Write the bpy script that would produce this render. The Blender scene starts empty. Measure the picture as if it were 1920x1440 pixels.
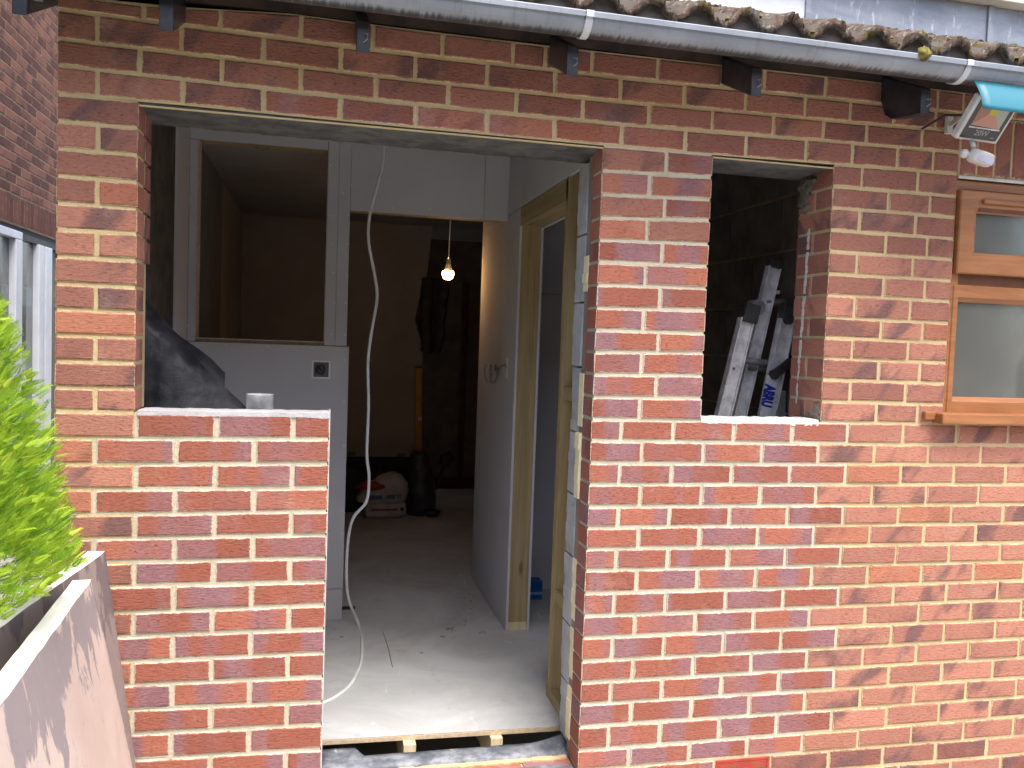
import bpy, math, random
import numpy as np
from mathutils import Vector, Matrix
random.seed(7); np.random.seed(7)
R_ = math.radians
sc = bpy.context.scene
COL = sc.collection

# ---------------------------------------------------------------- camera, sky, sun, exposure
CR = ((0.9741081588610158, -0.22323460026934386, 0.03577161001383897),
      (0.023577213342756666, -0.05705488154463515, -0.9980926086806361),
      (0.22484950964260908, 0.973093548295593, -0.05031437581944178))
CC = Vector((0.7438, -2.641, 1.5458)); CF = 1566.56
cam = bpy.data.cameras.new('camera'); cam.lens = CF/1920*36; cam.sensor_width = 36; cam.clip_start = .05; cam.clip_end = 400
co = bpy.data.objects.new('camera', cam); COL.objects.link(co); sc.camera = co
M = Matrix(((CR[0][0], -CR[1][0], -CR[2][0]), (CR[0][1], -CR[1][1], -CR[2][1]), (CR[0][2], -CR[1][2], -CR[2][2]))).to_4x4()
M.translation = CC; co.matrix_world = M

SUN_EL, SUN_AZ = R_(65), R_(18)          # sun in front of the wall, high, a little to the right
world = bpy.data.worlds.new('World'); sc.world = world; world.use_nodes = True
wn = world.node_tree; bg = wn.nodes['Background']
sky = wn.nodes.new('ShaderNodeTexSky'); sky.sky_type = 'NISHITA'; sky.sun_disc = False
sky.sun_elevation = SUN_EL; sky.sun_rotation = math.pi-SUN_AZ; sky.air_density = 1.0; sky.dust_density = 4.0; sky.ozone_density = .6
wn.links.new(sky.outputs[0], bg.inputs[0]); bg.inputs[1].default_value = .12
sun = bpy.data.lights.new('sun', 'SUN'); sun.energy = 1.5; sun.angle = R_(28); sun.color = (1, .975, .94)
so = bpy.data.objects.new('sun', sun); COL.objects.link(so)
sd = Vector((math.sin(SUN_AZ)*math.cos(SUN_EL), -math.cos(SUN_AZ)*math.cos(SUN_EL), math.sin(SUN_EL)))
so.rotation_euler = sd.to_track_quat('Z', 'Y').to_euler()
sc.view_settings.view_transform = 'Standard'; sc.view_settings.look = 'None'; sc.view_settings.gamma = 1
sc.view_settings.exposure = 1.7
sc.render.engine = 'CYCLES'
sc.cycles.max_bounces = 10; sc.cycles.diffuse_bounces = 6

def px(u, v, ax, val):                  # the point where the sight line of pixel (u,v) meets the plane axis=val
    d = Vector(((u-960)/CF, (v-720)/CF, 1))
    w = Vector([sum(CR[r][c]*d[r] for r in range(3)) for c in range(3)])
    t = (val-CC[ax])/w[ax]
    return CC+w*t
def PX(u, v): return px(u, v, 1, 0)
def proj(p):
    q = Vector(p)-CC; c = [sum(CR[r][k]*q[k] for k in range(3)) for r in range(3)]
    return (960+CF*c[0]/c[2], 720+CF*c[1]/c[2], c[2])

# ---------------------------------------------------------------- object helpers
def tag(o, label=None, cat=None, group=None, kind=None):
    if label: o['label'] = label
    if cat: o['category'] = cat
    if group: o['group'] = group
    if kind: o['kind'] = kind
    return o
def thing(name, label, cat, loc=(0, 0, 0), group=None, rot=None):
    o = bpy.data.objects.new(name, None); o.empty_display_size = .1; COL.objects.link(o); o.location = loc
    if rot: o.rotation_euler = rot
    return tag(o, label, cat, group)
class MB:
    def __init__(s): s.v = []; s.f = []; s.m = []
    def add(s, vs, fs, mi=0):
        b = len(s.v); s.v += [tuple(v) for v in vs]; s.f += [tuple(i+b for i in f) for f in fs]; s.m += [mi]*len(fs); return s
    def box(s, x0, x1, y0, y1, z0, z1, mi=0, jit=0):
        j = lambda: random.uniform(-jit, jit) if jit else 0
        vs = [(x+j(), y+j(), z+j()) for z in (z0, z1) for y in (y0, y1) for x in (x0, x1)]
        return s.add(vs, [(0, 2, 3, 1), (4, 5, 7, 6), (0, 1, 5, 4), (2, 6, 7, 3), (0, 4, 6, 2), (1, 3, 7, 5)], mi)
    def beam(s, a, b, w, t, up=(0, 0, 1), mi=0, w2=None):   # rectangular bar from a to b; w across, t along up-ish
        a = Vector(a); b = Vector(b); d = (b-a).normalized(); sd_ = d.cross(Vector(up)).normalized(); u = sd_.cross(d).normalized()
        w2 = w2 or w
        vs = []
        for p, ww in ((a, w), (b, w2)):
            for sx, su in ((-1, -1), (1, -1), (1, 1), (-1, 1)): vs.append(p+sd_*sx*ww/2+u*su*t/2)
        return s.add(vs, [(0, 1, 2, 3), (7, 6, 5, 4), (0, 4, 5, 1), (1, 5, 6, 2), (2, 6, 7, 3), (3, 7, 4, 0)], mi)
    def tube(s, pts, r, n=8, mi=0, cap=True):
        pts = [Vector(p) for p in pts]; rs = r if isinstance(r, (list, tuple)) else [r]*len(pts)
        vs = []; fs = []
        ref = Vector((.13, .31, .94))
        for i, p in enumerate(pts):
            d = (pts[min(i+1, len(pts)-1)]-pts[max(i-1, 0)]).normalized()
            a = d.cross(ref).normalized(); b = d.cross(a)
            for k in range(n): vs.append(p+(a*math.cos(2*math.pi*k/n)+b*math.sin(2*math.pi*k/n))*rs[i])
        for i in range(len(pts)-1):
            for k in range(n): fs.append((i*n+k, i*n+(k+1) % n, (i+1)*n+(k+1) % n, (i+1)*n+k))
        if cap: fs += [tuple(range(n))[::-1], tuple((len(pts)-1)*n+k for k in range(n))]
        return s.add(vs, fs, mi)
    def build(s, name, mats, parent=None, loc=None, smooth=False, bevel=0, kind=None, seg=2):
        me = bpy.data.meshes.new(name); 
        o = bpy.data.objects.new(name, me); COL.objects.link(o)
        off = Vector(loc) if loc is not None else Vector((0, 0, 0))
        me.from_pydata([tuple(Vector(v)-off) for v in s.v], [], s.f)
        if not isinstance(mats, (list, tuple)): mats = [mats]
        for m in mats: me.materials.append(m)
        if len(mats) > 1: me.polygons.foreach_set('material_index', s.m)
        if smooth: me.polygons.foreach_set('use_smooth', [True]*len(me.polygons))
        me.update()
        o.location = off
        if parent:
            o.parent = parent
            p = parent; mm = Vector((0, 0, 0))
            while p is not None: mm += p.location; p = p.parent
            if parent.rotation_euler[:] == (0, 0, 0): o.location = off-mm
        if bevel:
            b = o.modifiers.new('bevel', 'BEVEL'); b.width = bevel; b.segments = seg; b.limit_method = 'ANGLE'
        if kind: o['kind'] = kind
        return o
def fbm(x, y, s=0): 
    return (math.sin(x*1.3+s)+math.sin(y*1.7+s*2.1)+math.sin((x+y)*2.3+s*.7)*.6+math.sin((x-y)*4.1+s*1.3)*.35)/3

# ---------------------------------------------------------------- materials
class NT:
    def __init__(s, name, rough=.8, spec=.3):
        s.m = bpy.data.materials.new(name); s.m.use_nodes = True; s.t = s.m.node_tree; s.b = s.t.nodes['Principled BSDF']
        s.b.inputs['Roughness'].default_value = rough; s.b.inputs['Specular IOR Level'].default_value = spec
        s._tc = None
    def n(s, typ, **kw):
        nd = s.t.nodes.new('ShaderNode'+typ)
        for k, v in kw.items(): setattr(nd, k, v)
        return nd
    def L(s, a, b): s.t.links.new(a, b)
    def inp(s, sock, v):
        if hasattr(v, 'is_output') or isinstance(v, bpy.types.NodeSocket): s.L(v, sock)
        elif isinstance(v, (tuple, list)) and len(v) == 3 and sock.type == 'RGBA': sock.default_value = (*v, 1)
        else: sock.default_value = v
    def co(s, kind='Object'):
        if not s._tc: s._tc = s.n('TexCoord')
        return s._tc.outputs[kind]
    def uv(s, name): nd = s.n('UVMap', uv_map=name); return nd.outputs[0]
    def map(s, vec, scale=(1, 1, 1), loc=(0, 0, 0), rot=(0, 0, 0)):
        nd = s.n('Mapping'); s.L(vec, nd.inputs[0]); nd.inputs['Scale'].default_value = scale; nd.inputs['Location'].default_value = loc; nd.inputs['Rotation'].default_value = rot
        return nd.outputs[0]
    def noise(s, vec, scale=5, detail=4, rough=.55, dim='3D', w=None, dist=0):
        nd = s.n('TexNoise', noise_dimensions=dim)
        if dim != '1D': s.L(vec, nd.inputs['Vector'])
        if w is not None: s.inp(nd.inputs['W'], w)
        nd.inputs['Scale'].default_value = scale; nd.inputs['Detail'].default_value = detail; nd.inputs['Roughness'].default_value = rough; nd.inputs['Distortion'].default_value = dist
        return nd.outputs[0]
    def math(s, op, a, b=0.0, c=None):
        nd = s.n('Math', operation=op); s.inp(nd.inputs[0], a); s.inp(nd.inputs[1], b)
        if c is not None: s.inp(nd.inputs[2], c)
        return nd.outputs[0]
    def ss(s, v, a, b, lo=0.0, hi=1.0):
        nd = s.n('MapRange', interpolation_type='SMOOTHSTEP'); s.inp(nd.inputs[0], v); nd.inputs[1].default_value = a; nd.inputs[2].default_value = b; nd.inputs[3].default_value = lo; nd.inputs[4].default_value = hi
        return nd.outputs[0]
    def mix(s, f, a, b, mode='MIX'):
        nd = s.n('Mix', data_type='RGBA', blend_type=mode); s.inp(nd.inputs[0], f); s.inp(nd.inputs[6], a); s.inp(nd.inputs[7], b)
        return nd.outputs[2]
    def col(s, v): s.inp(s.b.inputs['Base Color'], v); return s
    def bump(s, h, strength=.5, dist=.002):
        nd = s.n('Bump'); nd.inputs['Strength'].default_value = strength; nd.inputs['Distance'].default_value = dist; s.L(h, nd.inputs['Height'])
        s.L(nd.outputs[0], s.b.inputs['Normal']); return s
    def rgh(s, v): s.inp(s.b.inputs['Roughness'], v); return s
    def sep(s, c): nd = s.n('SeparateColor'); s.L(c, nd.inputs[0]); return nd.outputs
def simple(name, c1, c2=None, scale=6, rough=.8, spec=.3, bump=0, bscale=60, metal=0, lo=.35, hi=.65, vec='Object'):
    t = NT(name, rough, spec)
    if c2: t.col(t.mix(t.ss(t.noise(t.co(vec), scale, 6, .6), lo, hi), c1, c2))
    else: t.col(tuple(c1))
    if bump: t.bump(t.noise(t.co(vec), bscale, 6, .6), bump, .003)
    t.b.inputs['Metallic'].default_value = metal
    return t.m

def brick_material(name='brick_clay', dark=1.0):
    t = NT(name, .88, .2)
    m = t.uv('m'); nrm = t.uv('n')
    at = t.n('Attribute', attribute_name='rnd'); ch = t.sep(at.outputs['Color']); rn, old, tint = ch[0], ch[1], ch[2]
    xs = t.n('SeparateXYZ'); t.L(m, xs.inputs[0])
    # new bricks: red with purple kiss bands across the stretcher
    wob = t.noise(m, 30, 3)
    band = t.noise(m, 5.2, .8, .5, '1D', t.math('MULTIPLY_ADD', wob, .03, xs.outputs[0]))
    bm = t.math('MULTIPLY', t.ss(band, .46, .60), t.ss(t.noise(m, 3.0, 2), .3, .55, .5, .95))
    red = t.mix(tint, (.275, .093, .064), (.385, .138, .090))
    pur = t.mix(t.noise(m, 18, 3), (.225, .112, .125), (.30, .16, .17))
    new = t.mix(bm, red, pur)
    # old bricks: pinker, diagonal dark smudges
    md = t.map(m, (7, 7, 5.0), (0, 0, 0), (0, 0, R_(40)))
    md = t.map(md, (1, .38, 1))
    sm = t.ss(t.noise(md, 1.3, 3, .5), .51, .66)
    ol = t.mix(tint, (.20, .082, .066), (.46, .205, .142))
    ol = t.mix(t.math('MULTIPLY', sm, .85), ol, (.15, .082, .08))
    ol = t.mix(t.ss(rn, .91, .95, 0, .5), ol, (.44, .155, .08))
    c = t.mix(old, new, ol)
    # grain, pits, pale dust
    g = t.noise(t.map(m, (1, 3.2, 1)), 55, 6, .68)
    c = t.mix(.8, c, t.mix(g, (.28, .28, .28), (.78, .78, .78)), 'OVERLAY')
    spk = t.ss(t.noise(t.map(m, (1, 2.2, 1)), 95, 4, .6), .63, .74)
    c = t.mix(t.math('MULTIPLY', spk, .38), c, (.62, .40, .33))
    dust = t.ss(t.noise(m, 9, 4, .6), .55, .8)
    c = t.mix(t.math('MULTIPLY', dust, .22), c, (.55, .42, .36))
    # mortar smeared over the arrises
    s2 = t.n('SeparateXYZ'); t.L(nrm, s2.inputs[0])
    def edge(o, L): return t.math('MULTIPLY', t.math('MINIMUM', o, t.math('SUBTRACT', 1.0, o)), L)
    d = t.math('MINIMUM', edge(s2.outputs[0], .2), edge(s2.outputs[1], .065))
    e = t.math('MULTIPLY_ADD', t.math('ADD', t.math('MULTIPLY', t.noise(t.map(m, (1, 1.4, 1)), 90, 4, .7), .55), t.math('MULTIPLY', t.noise(m, 17, 2), .45)), .020, d)
    e = t.math('ADD', e, t.math('MULTIPLY', old, .0012)); em = t.ss(e, .0114, .0134, 1, 0)
    mort = t.mix(old, (.64, .58, .45), (.64, .50, .30))
    c = t.mix(t.math('MULTIPLY', em, .8), c, mort)
    if dark != 1: c = t.mix(1.0, c, (dark, dark, dark), 'MULTIPLY')
    t.col(c)
    h = t.math('ADD', g, t.math('MULTIPLY', t.noise(m, 16, 3), .8))
    h = t.math('SUBTRACT', h, t.math('MULTIPLY', t.ss(t.noise(t.map(m, (1, 3.5, 1)), 70, 2, .5), .3, .4, 1, 0), .8))
    t.bump(h, .9, .004)
    return t.m
def mortar_material(name, a, b):
    t = NT(name, .95, .1); o = t.co()
    n1 = t.noise(o, 9, 5); n2 = t.noise(o, 160, 5, .7)
    c = t.mix(t.ss(n1, .3, .7), a, b); c = t.mix(t.math('MULTIPLY', n2, .5), c, tuple(x*.6 for x in a))
    t.col(c); t.bump(t.math('ADD', n2, t.noise(o, 45, 4)), .8, .004); return t.m

Mt = {}
Mt['brick'] = brick_material(); Mt['brick_dark'] = brick_material('brick_dark', .5)
Mt['mort_new'] = mortar_material('mortar_pale', (.66, .595, .46), (.55, .49, .37))
Mt['mort_old'] = mortar_material('mortar_buff', (.68, .53, .30), (.58, .45, .26))
Mt['mort_wash'] = mortar_material('mortar_white', (.78, .77, .74), (.6, .59, .55))
Mt['lump'] = mortar_material('mortar_dark_grey', (.19, .18, .155), (.13, .12, .10))
Mt['cap_grey'] = mortar_material('mortar_cap_grey', (.56, .55, .56), (.44, .43, .45))
Mt['mort_grey'] = mortar_material('mortar_grey', (.32, .29, .24), (.24, .21, .18))
def board_mat():
    t = NT('plasterboard_paper', .85, .15); o = t.co()
    c = t.mix(t.ss(t.noise(o, 2.2, 4), .3, .7), (.54, .54, .565), (.60, .60, .625))
    c = t.mix(t.math('MULTIPLY', t.ss(t.noise(o, 26, 5, .7), .6, .8), .18), c, (.62, .61, .6))
    t.col(c); t.bump(t.noise(o, 300, 3), .12, .001); return t.m
Mt['board'] = board_mat()
Mt['dim_board'] = simple('shaded_grey_board', (.13, .14, .145), (.17, .175, .18), 3)  # plasterboard toned darker, standing in for shade in the far room
Mt['board_edge'] = simple('gypsum_edge', (.66, .56, .5), (.5, .42, .38), 30)
def wood_mat(name, a, b, knots=True, axis='Z'):
    t = NT(name, .7, .25); o = t.co()
    sc_ = {'Z': (26, 26, 1.1), 'Y': (26, 1.1, 26), 'X': (1.1, 26, 26)}[axis]
    g = t.noise(t.map(o, sc_), 1.6, 6, .6, dist=.6)
    c = t.mix(t.ss(g, .3, .7), a, b)
    g2 = t.noise(t.map(o, tuple(k*4 if k > 5 else k for k in sc_)), 2, 4, .6)
    c = t.mix(t.math('MULTIPLY', t.ss(g2, .55, .75), .35), c, tuple(k*.5 for k in a))
    if knots:
        v = t.n('TexVoronoi'); t.L(t.map(o, {'Z': (11, 11, 3.2), 'Y': (11, 3.2, 11), 'X': (3.2, 11, 11)}[axis]), v.inputs[0]); v.inputs['Scale'].default_value = 1
        c = t.mix(t.ss(v.outputs[0], .09, .2, .75, 0), c, tuple(k*.28 for k in a))
    c = t.mix(t.math('MULTIPLY', t.ss(t.noise(o, 3.5, 3), .5, .75), .3), c, (.30, .27, .12))
    t.col(c); t.bump(g2, .25, .002); return t.m
Mt['pine'] = wood_mat('treated_pine', (.31, .235, .115), (.43, .345, .18))
Mt['pine_y'] = wood_mat('treated_pine_along', (.31, .235, .115), (.43, .345, .18), axis='Y')
Mt['pale_pine'] = wood_mat('sawn_pine_end', (.62, .50, .30), (.72, .62, .42), False)
Mt['black_paint'] = simple('black_gloss_paint', (.012, .013, .017), (.03, .034, .042), 18, .32, .5, .3, 40)
Mt['soffit'] = simple('dark_concrete', (.075, .075, .075), (.14, .14, .135), 14, .9, .2, .9, 70)
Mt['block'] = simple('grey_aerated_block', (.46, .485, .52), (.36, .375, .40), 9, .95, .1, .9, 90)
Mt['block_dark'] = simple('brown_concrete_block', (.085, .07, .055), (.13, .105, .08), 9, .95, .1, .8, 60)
Mt['block_mort'] = simple('brown_block_mortar', (.30, .21, .13), (.24, .17, .11), 12, .95, .1, .6, 90)
Mt['foam'] = simple('yellow_foam', (.86, .80, .54), (.78, .7, .46), 25, .9, .1, .5, 80)
Mt['eaves_shade'] = simple('shaded_dark_brick', (.045, .038, .034), (.09, .06, .05), 9, .95, .1, .6, 30)
Mt['cavity'] = simple('cavity_dark', (.06, .055, .05))
def floor_mat():
    t = NT('screed', .85, .25); o = t.co()
    c = t.mix(t.ss(t.noise(o, 1.6, 6, .65, dist=.8), .32, .68), (.46, .47, .475), (.63, .64, .65))
    c = t.mix(t.math('MULTIPLY', t.ss(t.noise(o, 4.5, 6, .7, dist=.5), .52, .72), .5), c, (.72, .66, .60))
    c = t.mix(t.math('MULTIPLY', t.ss(t.noise(t.map(o, (1, 1, 1), (5, 2, 0)), 9, 6, .7), .58, .72), .55), c, (.38, .36, .34))
    c = t.mix(t.math('MULTIPLY', t.ss(t.noise(t.map(o, (1, .35, 1), (1, 7, 0)), 14, 5, .7, dist=1.5), .62, .72), .5), c, (.86, .85, .84))
    c = t.mix(t.math('MULTIPLY', t.noise(o, 190, 4, .8), .25), c, (.25, .24, .22))
    t.col(c); t.bump(t.noise(o, 60, 6, .7), .3, .002); return t.m
Mt['floor'] = floor_mat()
Mt['chip'] = simple('chipboard_edge', (.66, .53, .36), (.52, .40, .26), 90, .9, .1, .4, 150)
Mt['ceil'] = simple('ceiling_board', (.32, .31, .30), (.27, .265, .26), 3)
Mt['cream'] = simple('cream_plaster', (.36, .325, .27), (.31, .28, .23), 2.5, .9)
Mt['brown_wall'] = simple('stripped_brown_wall', (.19, .15, .125), (.13, .105, .09), 5, .95, .1, .6, 30)
Mt['tank'] = simple('black_tanking', (.015, .016, .02), (.03, .03, .035), 10, .5, .4)
def dpm_mat():
    t = NT('black_polythene', .42, .5); o = t.co()
    c = t.mix(t.ss(t.noise(o, 7, 6, .65, dist=.7), .4, .75), (.022, .023, .027), (.085, .087, .093))
    c = t.mix(t.math('MULTIPLY', t.ss(t.noise(o, 22, 6, .75), .58, .75), .35), c, (.20, .19, .18))
    t.col(c); t.rgh(t.ss(t.noise(o, 7, 6, .65), .3, .7, .3, .75)); t.bump(t.noise(o, 12, 4, .6), .5, .012); return t.m
Mt['dpm'] = dpm_mat()
def strip_mat():
    t = NT('dusty_membrane', .6, .4); o = t.co()
    c = t.mix(t.ss(t.noise(o, 11, 6, .7), .38, .68), (.09, .10, .12), (.27, .285, .315))
    c = t.mix(t.ss(t.noise(o, 7, 6, .75, dist=.6), .58, .7), c, (.66, .62, .55))
    t.col(c); t.bump(t.noise(o, 30, 5), .4, .004); return t.m
Mt['strip'] = strip_mat()
def alu(name, v, r):
    t = NT(name, r, .5); o = t.co(); t.b.inputs['Metallic'].default_value = .2
    c = t.mix(t.ss(t.noise(o, 16, 6, .7), .35, .7), (v, v*1.01, v*1.04), (v*.55, v*.55, v*.57)); t.col(c)
    t.rgh(t.ss(t.noise(o, 30, 5, .7), .3, .7, r, r+.25)); return t.m
Mt['alu'] = alu('aluminium', .8, .38); Mt['tin'] = alu('zinc_tin', .62, .25); Mt['alu_dull'] = alu('dull_aluminium', .26, .5)
def gutter_mat():
    t = NT('grey_pvc_weathered_shaded', .38, .5); o = t.co()
    c = t.mix(t.ss(t.noise(t.map(o, (1, 1, 3)), 5, 5), .35, .7), (.22, .245, .285), (.29, .32, .365))
    st = t.ss(t.noise(t.map(o, (38, 4, 5)), 1, 5, .7), .5, .72)
    c = t.mix(t.math('MULTIPLY', st, .4), c, (.11, .11, .11))
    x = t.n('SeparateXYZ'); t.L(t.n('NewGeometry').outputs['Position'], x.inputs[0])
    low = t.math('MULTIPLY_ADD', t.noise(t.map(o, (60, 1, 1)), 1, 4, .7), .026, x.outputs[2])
    c = t.mix(t.ss(low, 2.450, 2.459, .92, 0), c, (.028, .027, .026))  # shade of the gutter's underside painted in below this height
    t.col(c); return t.m
Mt['gutter'] = gutter_mat()
def tile_mat():
    t = NT('concrete_tile', .95, .1); o = t.n('NewGeometry').outputs['Position']
    c = t.mix(t.ss(t.noise(o, 24, 6, .7), .35, .7), (.085, .062, .05), (.26, .18, .135))
    c = t.mix(t.ss(t.noise(o, 11, 5, .7), .52, .6), c, (.19, .175, .15))
    c = t.mix(t.ss(t.noise(t.map(o, (1, 1, 1), (3, 1, 4)), 16, 6, .75), .57, .63), c, (.155, .13, .035))
    c = t.mix(t.ss(t.noise(t.map(o, (1, 1, 1), (8, 1, 4)), 45, 5, .75), .55, .64), c, (.38, .35, .30))
    t.col(c); t.bump(t.noise(o, 70, 6, .75), 1, .012); return t.m
Mt['tile'] = tile_mat()
Mt['moss'] = simple('moss', (.12, .105, .025), (.24, .21, .07), 60, 1, .05, 1, 140)
def lead_mat():
    t = NT('lead_sheet', .5, .5); o = t.n('NewGeometry').outputs['Position']; t.b.inputs['Metallic'].default_value = .25
    c = t.mix(t.ss(t.noise(t.map(o, (1, 1, 3)), 2.2, 6, .7, dist=.6), .35, .7), (.20, .225, .27), (.30, .325, .37))
    c = t.mix(t.math('MULTIPLY', t.ss(t.noise(t.map(o, (5, 1, 1)), 4, 6, .8), .56, .66), .6), c, (.78, .79, .8))
    c = t.mix(t.math('MULTIPLY', t.ss(t.noise(o, 9, 6, .8), .62, .7), .5), c, (.17, .18, .2))
    t.col(c); t.bump(t.noise(o, 5, 4), .4, .02); return t.m
Mt['lead'] = lead_mat()
Mt['lead_skylit'] = simple('pale_skylit_lead', (.62, .65, .70), (.80, .81, .82), 3, .6)  # lit copy of the lead: bright skylight put into the colour
Mt['cream_paint'] = simple('cream_fascia_paint', (.80, .76, .62), (.70, .66, .54), 8, .5)
def pvc_mat():
    t = NT('golden_oak_pvc', .4, .45); o = t.co()
    g = t.noise(t.map(o, (1.2, 14, 14)), 2.2, 6, .65, dist=.5)
    t.col(t.mix(t.ss(g, .3, .75), (.27, .105, .036), (.40, .17, .064))); return t.m
Mt['oak'] = pvc_mat(); Mt['oak_dark'] = simple('brown_gasket', (.10, .035, .015), (.14, .05, .02), 10, .5)
def obscure_mat():
    t = NT('obscured_glass', .24, .5); t.b.inputs['Transmission Weight'].default_value = .72; t.b.inputs['IOR'].default_value = 1.3
    o = t.co(); t.col(t.mix(t.ss(t.noise(o, 3, 3), .35, .7), (.30, .305, .28), (.38, .385, .355))); t.bump(t.noise(o, 120, 3, .6), .35, .003); return t.m
Mt['obscure'] = obscure_mat()
Mt['white_pvc'] = simple('white_pvc', (.60, .63, .68), (.54, .57, .62), 6, .4, .5)
def glass_mat():
    t = NT('window_glass', .03, .5); t.col((.75, .8, .8)); t.b.inputs['Transmission Weight'].default_value = .92; t.b.inputs['IOR'].default_value = 1.45; return t.m
Mt['glass'] = glass_mat()
Mt['white_plastic'] = simple('white_plastic', (.62, .61, .58), (.54, .53, .5), 14, .45, .4)
Mt['black_glass'] = simple('black_glass', (.012, .012, .015), None, rough=.12, spec=.6)
Mt['cable'] = simple('white_cable', (.84, .86, .86), (.76, .77, .77), 12, .45, .4)
Mt['grey_cable'] = simple('grey_cable', (.16, .165, .17), (.22, .22, .22), 12, .5, .4)
Mt['black_plastic'] = simple('black_plastic', (.022, .022, .025), (.05, .05, .052), 12, .5, .4)
Mt['blue_print'] = simple('blue_print', (.018, .03, .30)); Mt['white_label'] = simple('white_label', (.60, .63, .68), (.52, .55, .6), 20, .5)
Mt['blue_card'] = simple('blue_carton', (.01, .10, .32), (.015, .14, .42), 10, .5)
Mt['white_sack'] = simple('white_paper_sack', (.55, .53, .50), (.42, .40, .38), 8, .8, .2, .6, 20)
Mt['red_print'] = simple('red_print', (.38, .04, .03)); Mt['orange_bag'] = simple('orange_bag', (.42, .07, .03), (.3, .05, .03), 12, .5, .4, .6, 30)
Mt['black_sack'] = simple('black_rubble_sack', (.02, .022, .027), (.055, .06, .07), 9, .4, .5, .8, 18)
Mt['teal_sheet'] = simple('dark_teal_sheet', (.02, .045, .045), (.035, .03, .03), 7, .7)
Mt['yellow'] = simple('yellow_level', (.50, .25, .03), (.42, .2, .025), 12, .5)
Mt['screw'] = simple('screw_head', (.72, .74, .75), None, rough=.3, metal=.4)
Mt['concrete'] = simple('ground_concrete', (.35, .34, .315), (.43, .415, .385), 3, .95, .1, .5, 40)
Mt['terra'] = simple('red_airbrick', (.42, .07, .045), (.33, .05, .04), 14, .8, .2)

# ---------------------------------------------------------------- setting: ground
g = MB().add([(-40, -40, -.2), (40, -40, -.2), (40, 60, -.2), (-40, 60, -.2)], [(0, 1, 2, 3)])
tag(g.build('ground', Mt['concrete']), kind='structure')

ow = MB().box(-9, 9, -7.3, -7.0, -.2, 4.6)
for i in range(4): ow.box(-7+i*4, -5.6+i*4, -6.999, -6.98, 2.6, 3.9)
tag(ow.build('opposite_house_wall', simple('opposite_brick', (.24, .17, .12), (.30, .22, .16), 4)), kind='structure')
# ---------------------------------------------------------------- the brick wall: bed joints measured along the wall
LINES = {
 -4: [(269, 8), (555, 25), (775, 55), (1150, 99), (1550, 142)],
 -3: [(108, 16), (555, 75), (775, 102), (1150, 144), (1550, 184)],
 -2: [(107, 72), (555, 124), (775, 150), (1150, 189), (1550, 225), (1775, 244)],
 -1: [(107, 122), (555, 172), (775, 195), (1150, 232), (1550, 264), (1775, 284)],
 0: [(107, 176), (258, 188), (555, 217.5), (775, 239), (1134, 272.5), (1337, 290), (1567, 308), (1750, 322)],
 1: [(107, 227), (258, 240), (1131, 320), (1335, 332.5), (1600, 352)], 2: [(106, 278), (258, 290), (1130, 365), (1333, 374), (1600, 392)],
 3: [(106, 329), (257, 341), (1128, 408), (1331, 412.5), (1600, 434)], 4: [(106, 380), (1126, 450), (1329, 456), (1600, 474)],
 5: [(105, 430), (1123, 491), (1325, 499), (1600, 515)], 6: [(105, 480), (1121, 533), (1322, 540), (1600, 555)],
 7: [(104, 531), (1119, 577), (1320, 581), (1600, 597.5)], 8: [(104, 579), (1117, 619), (1318, 624), (1600, 635)],
 9: [(103, 628), (1115, 660), (1316, 660.5), (1600, 674)], 10: [(103, 677), (1113, 702), (1315, 704), (1600, 714)],
 11: [(102, 726), (1111, 744), (1313, 746), (1600, 754)], 12: [(102, 770), (253, 774), (620, 777), (1110, 786), (1600, 792), (1900, 797)],
 13: [(253, 822), (618, 823), (1108, 826), (1600, 832), (1915, 835)], 14: [(253, 870.6), (618, 868.6), (1107, 868), (1600, 870), (1915, 871)],
 15: [(253, 917), (616, 914), (1105, 908), (1915, 908)], 16: [(253, 964), (615, 958), (1103, 950), (1915, 945)],
 17: [(253, 1009), (613, 1002), (1102, 989), (1915, 981)], 18: [(253, 1054), (611, 1046), (1100, 1029), (1915, 1017.5)],
 19: [(253, 1098.7), (610, 1090), (1099, 1069.5), (1915, 1052.5)], 20: [(253, 1148), (608, 1133.7), (1097, 1112.5), (1522, 1101), (1915, 1088)],
 21: [(253, 1192), (606, 1179), (1095, 1155), (1915, 1123.7)], 22: [(253, 1240), (605, 1224), (1092.5, 1196), (1915, 1160)],
 23: [(253, 1284), (604, 1269), (1091, 1240), (1915, 1196)], 24: [(253, 1330.6), (603, 1316), (1090, 1280), (1915, 1232.5)],
 25: [(253, 1375.8), (601, 1358.5), (1087.5, 1321), (1915, 1270)], 26: [(253, 1424), (600, 1405), (1086, 1363.7), (1915, 1306)],
 27: [(1085, 1407.5), (1500, 1376), (1915, 1342.5)], 28: [(1207, 1435), (1915, 1381)]}
ZT = {}
for k, pts in LINES.items():
    ZT[k] = ([PX(*p).x for p in pts], [PX(*p).z for p in pts])
def zl(k, x):
    if k in ZT:
        xs, zs = ZT[k]; z = float(np.interp(x, xs, zs))
        return .75*z+.25*(2.2-.075*k) if k > 27 else z
    if k < -4: return zl(-4, x)+.075*(-4-k)
    return zl(28, x)-.075*(k-28)

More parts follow.
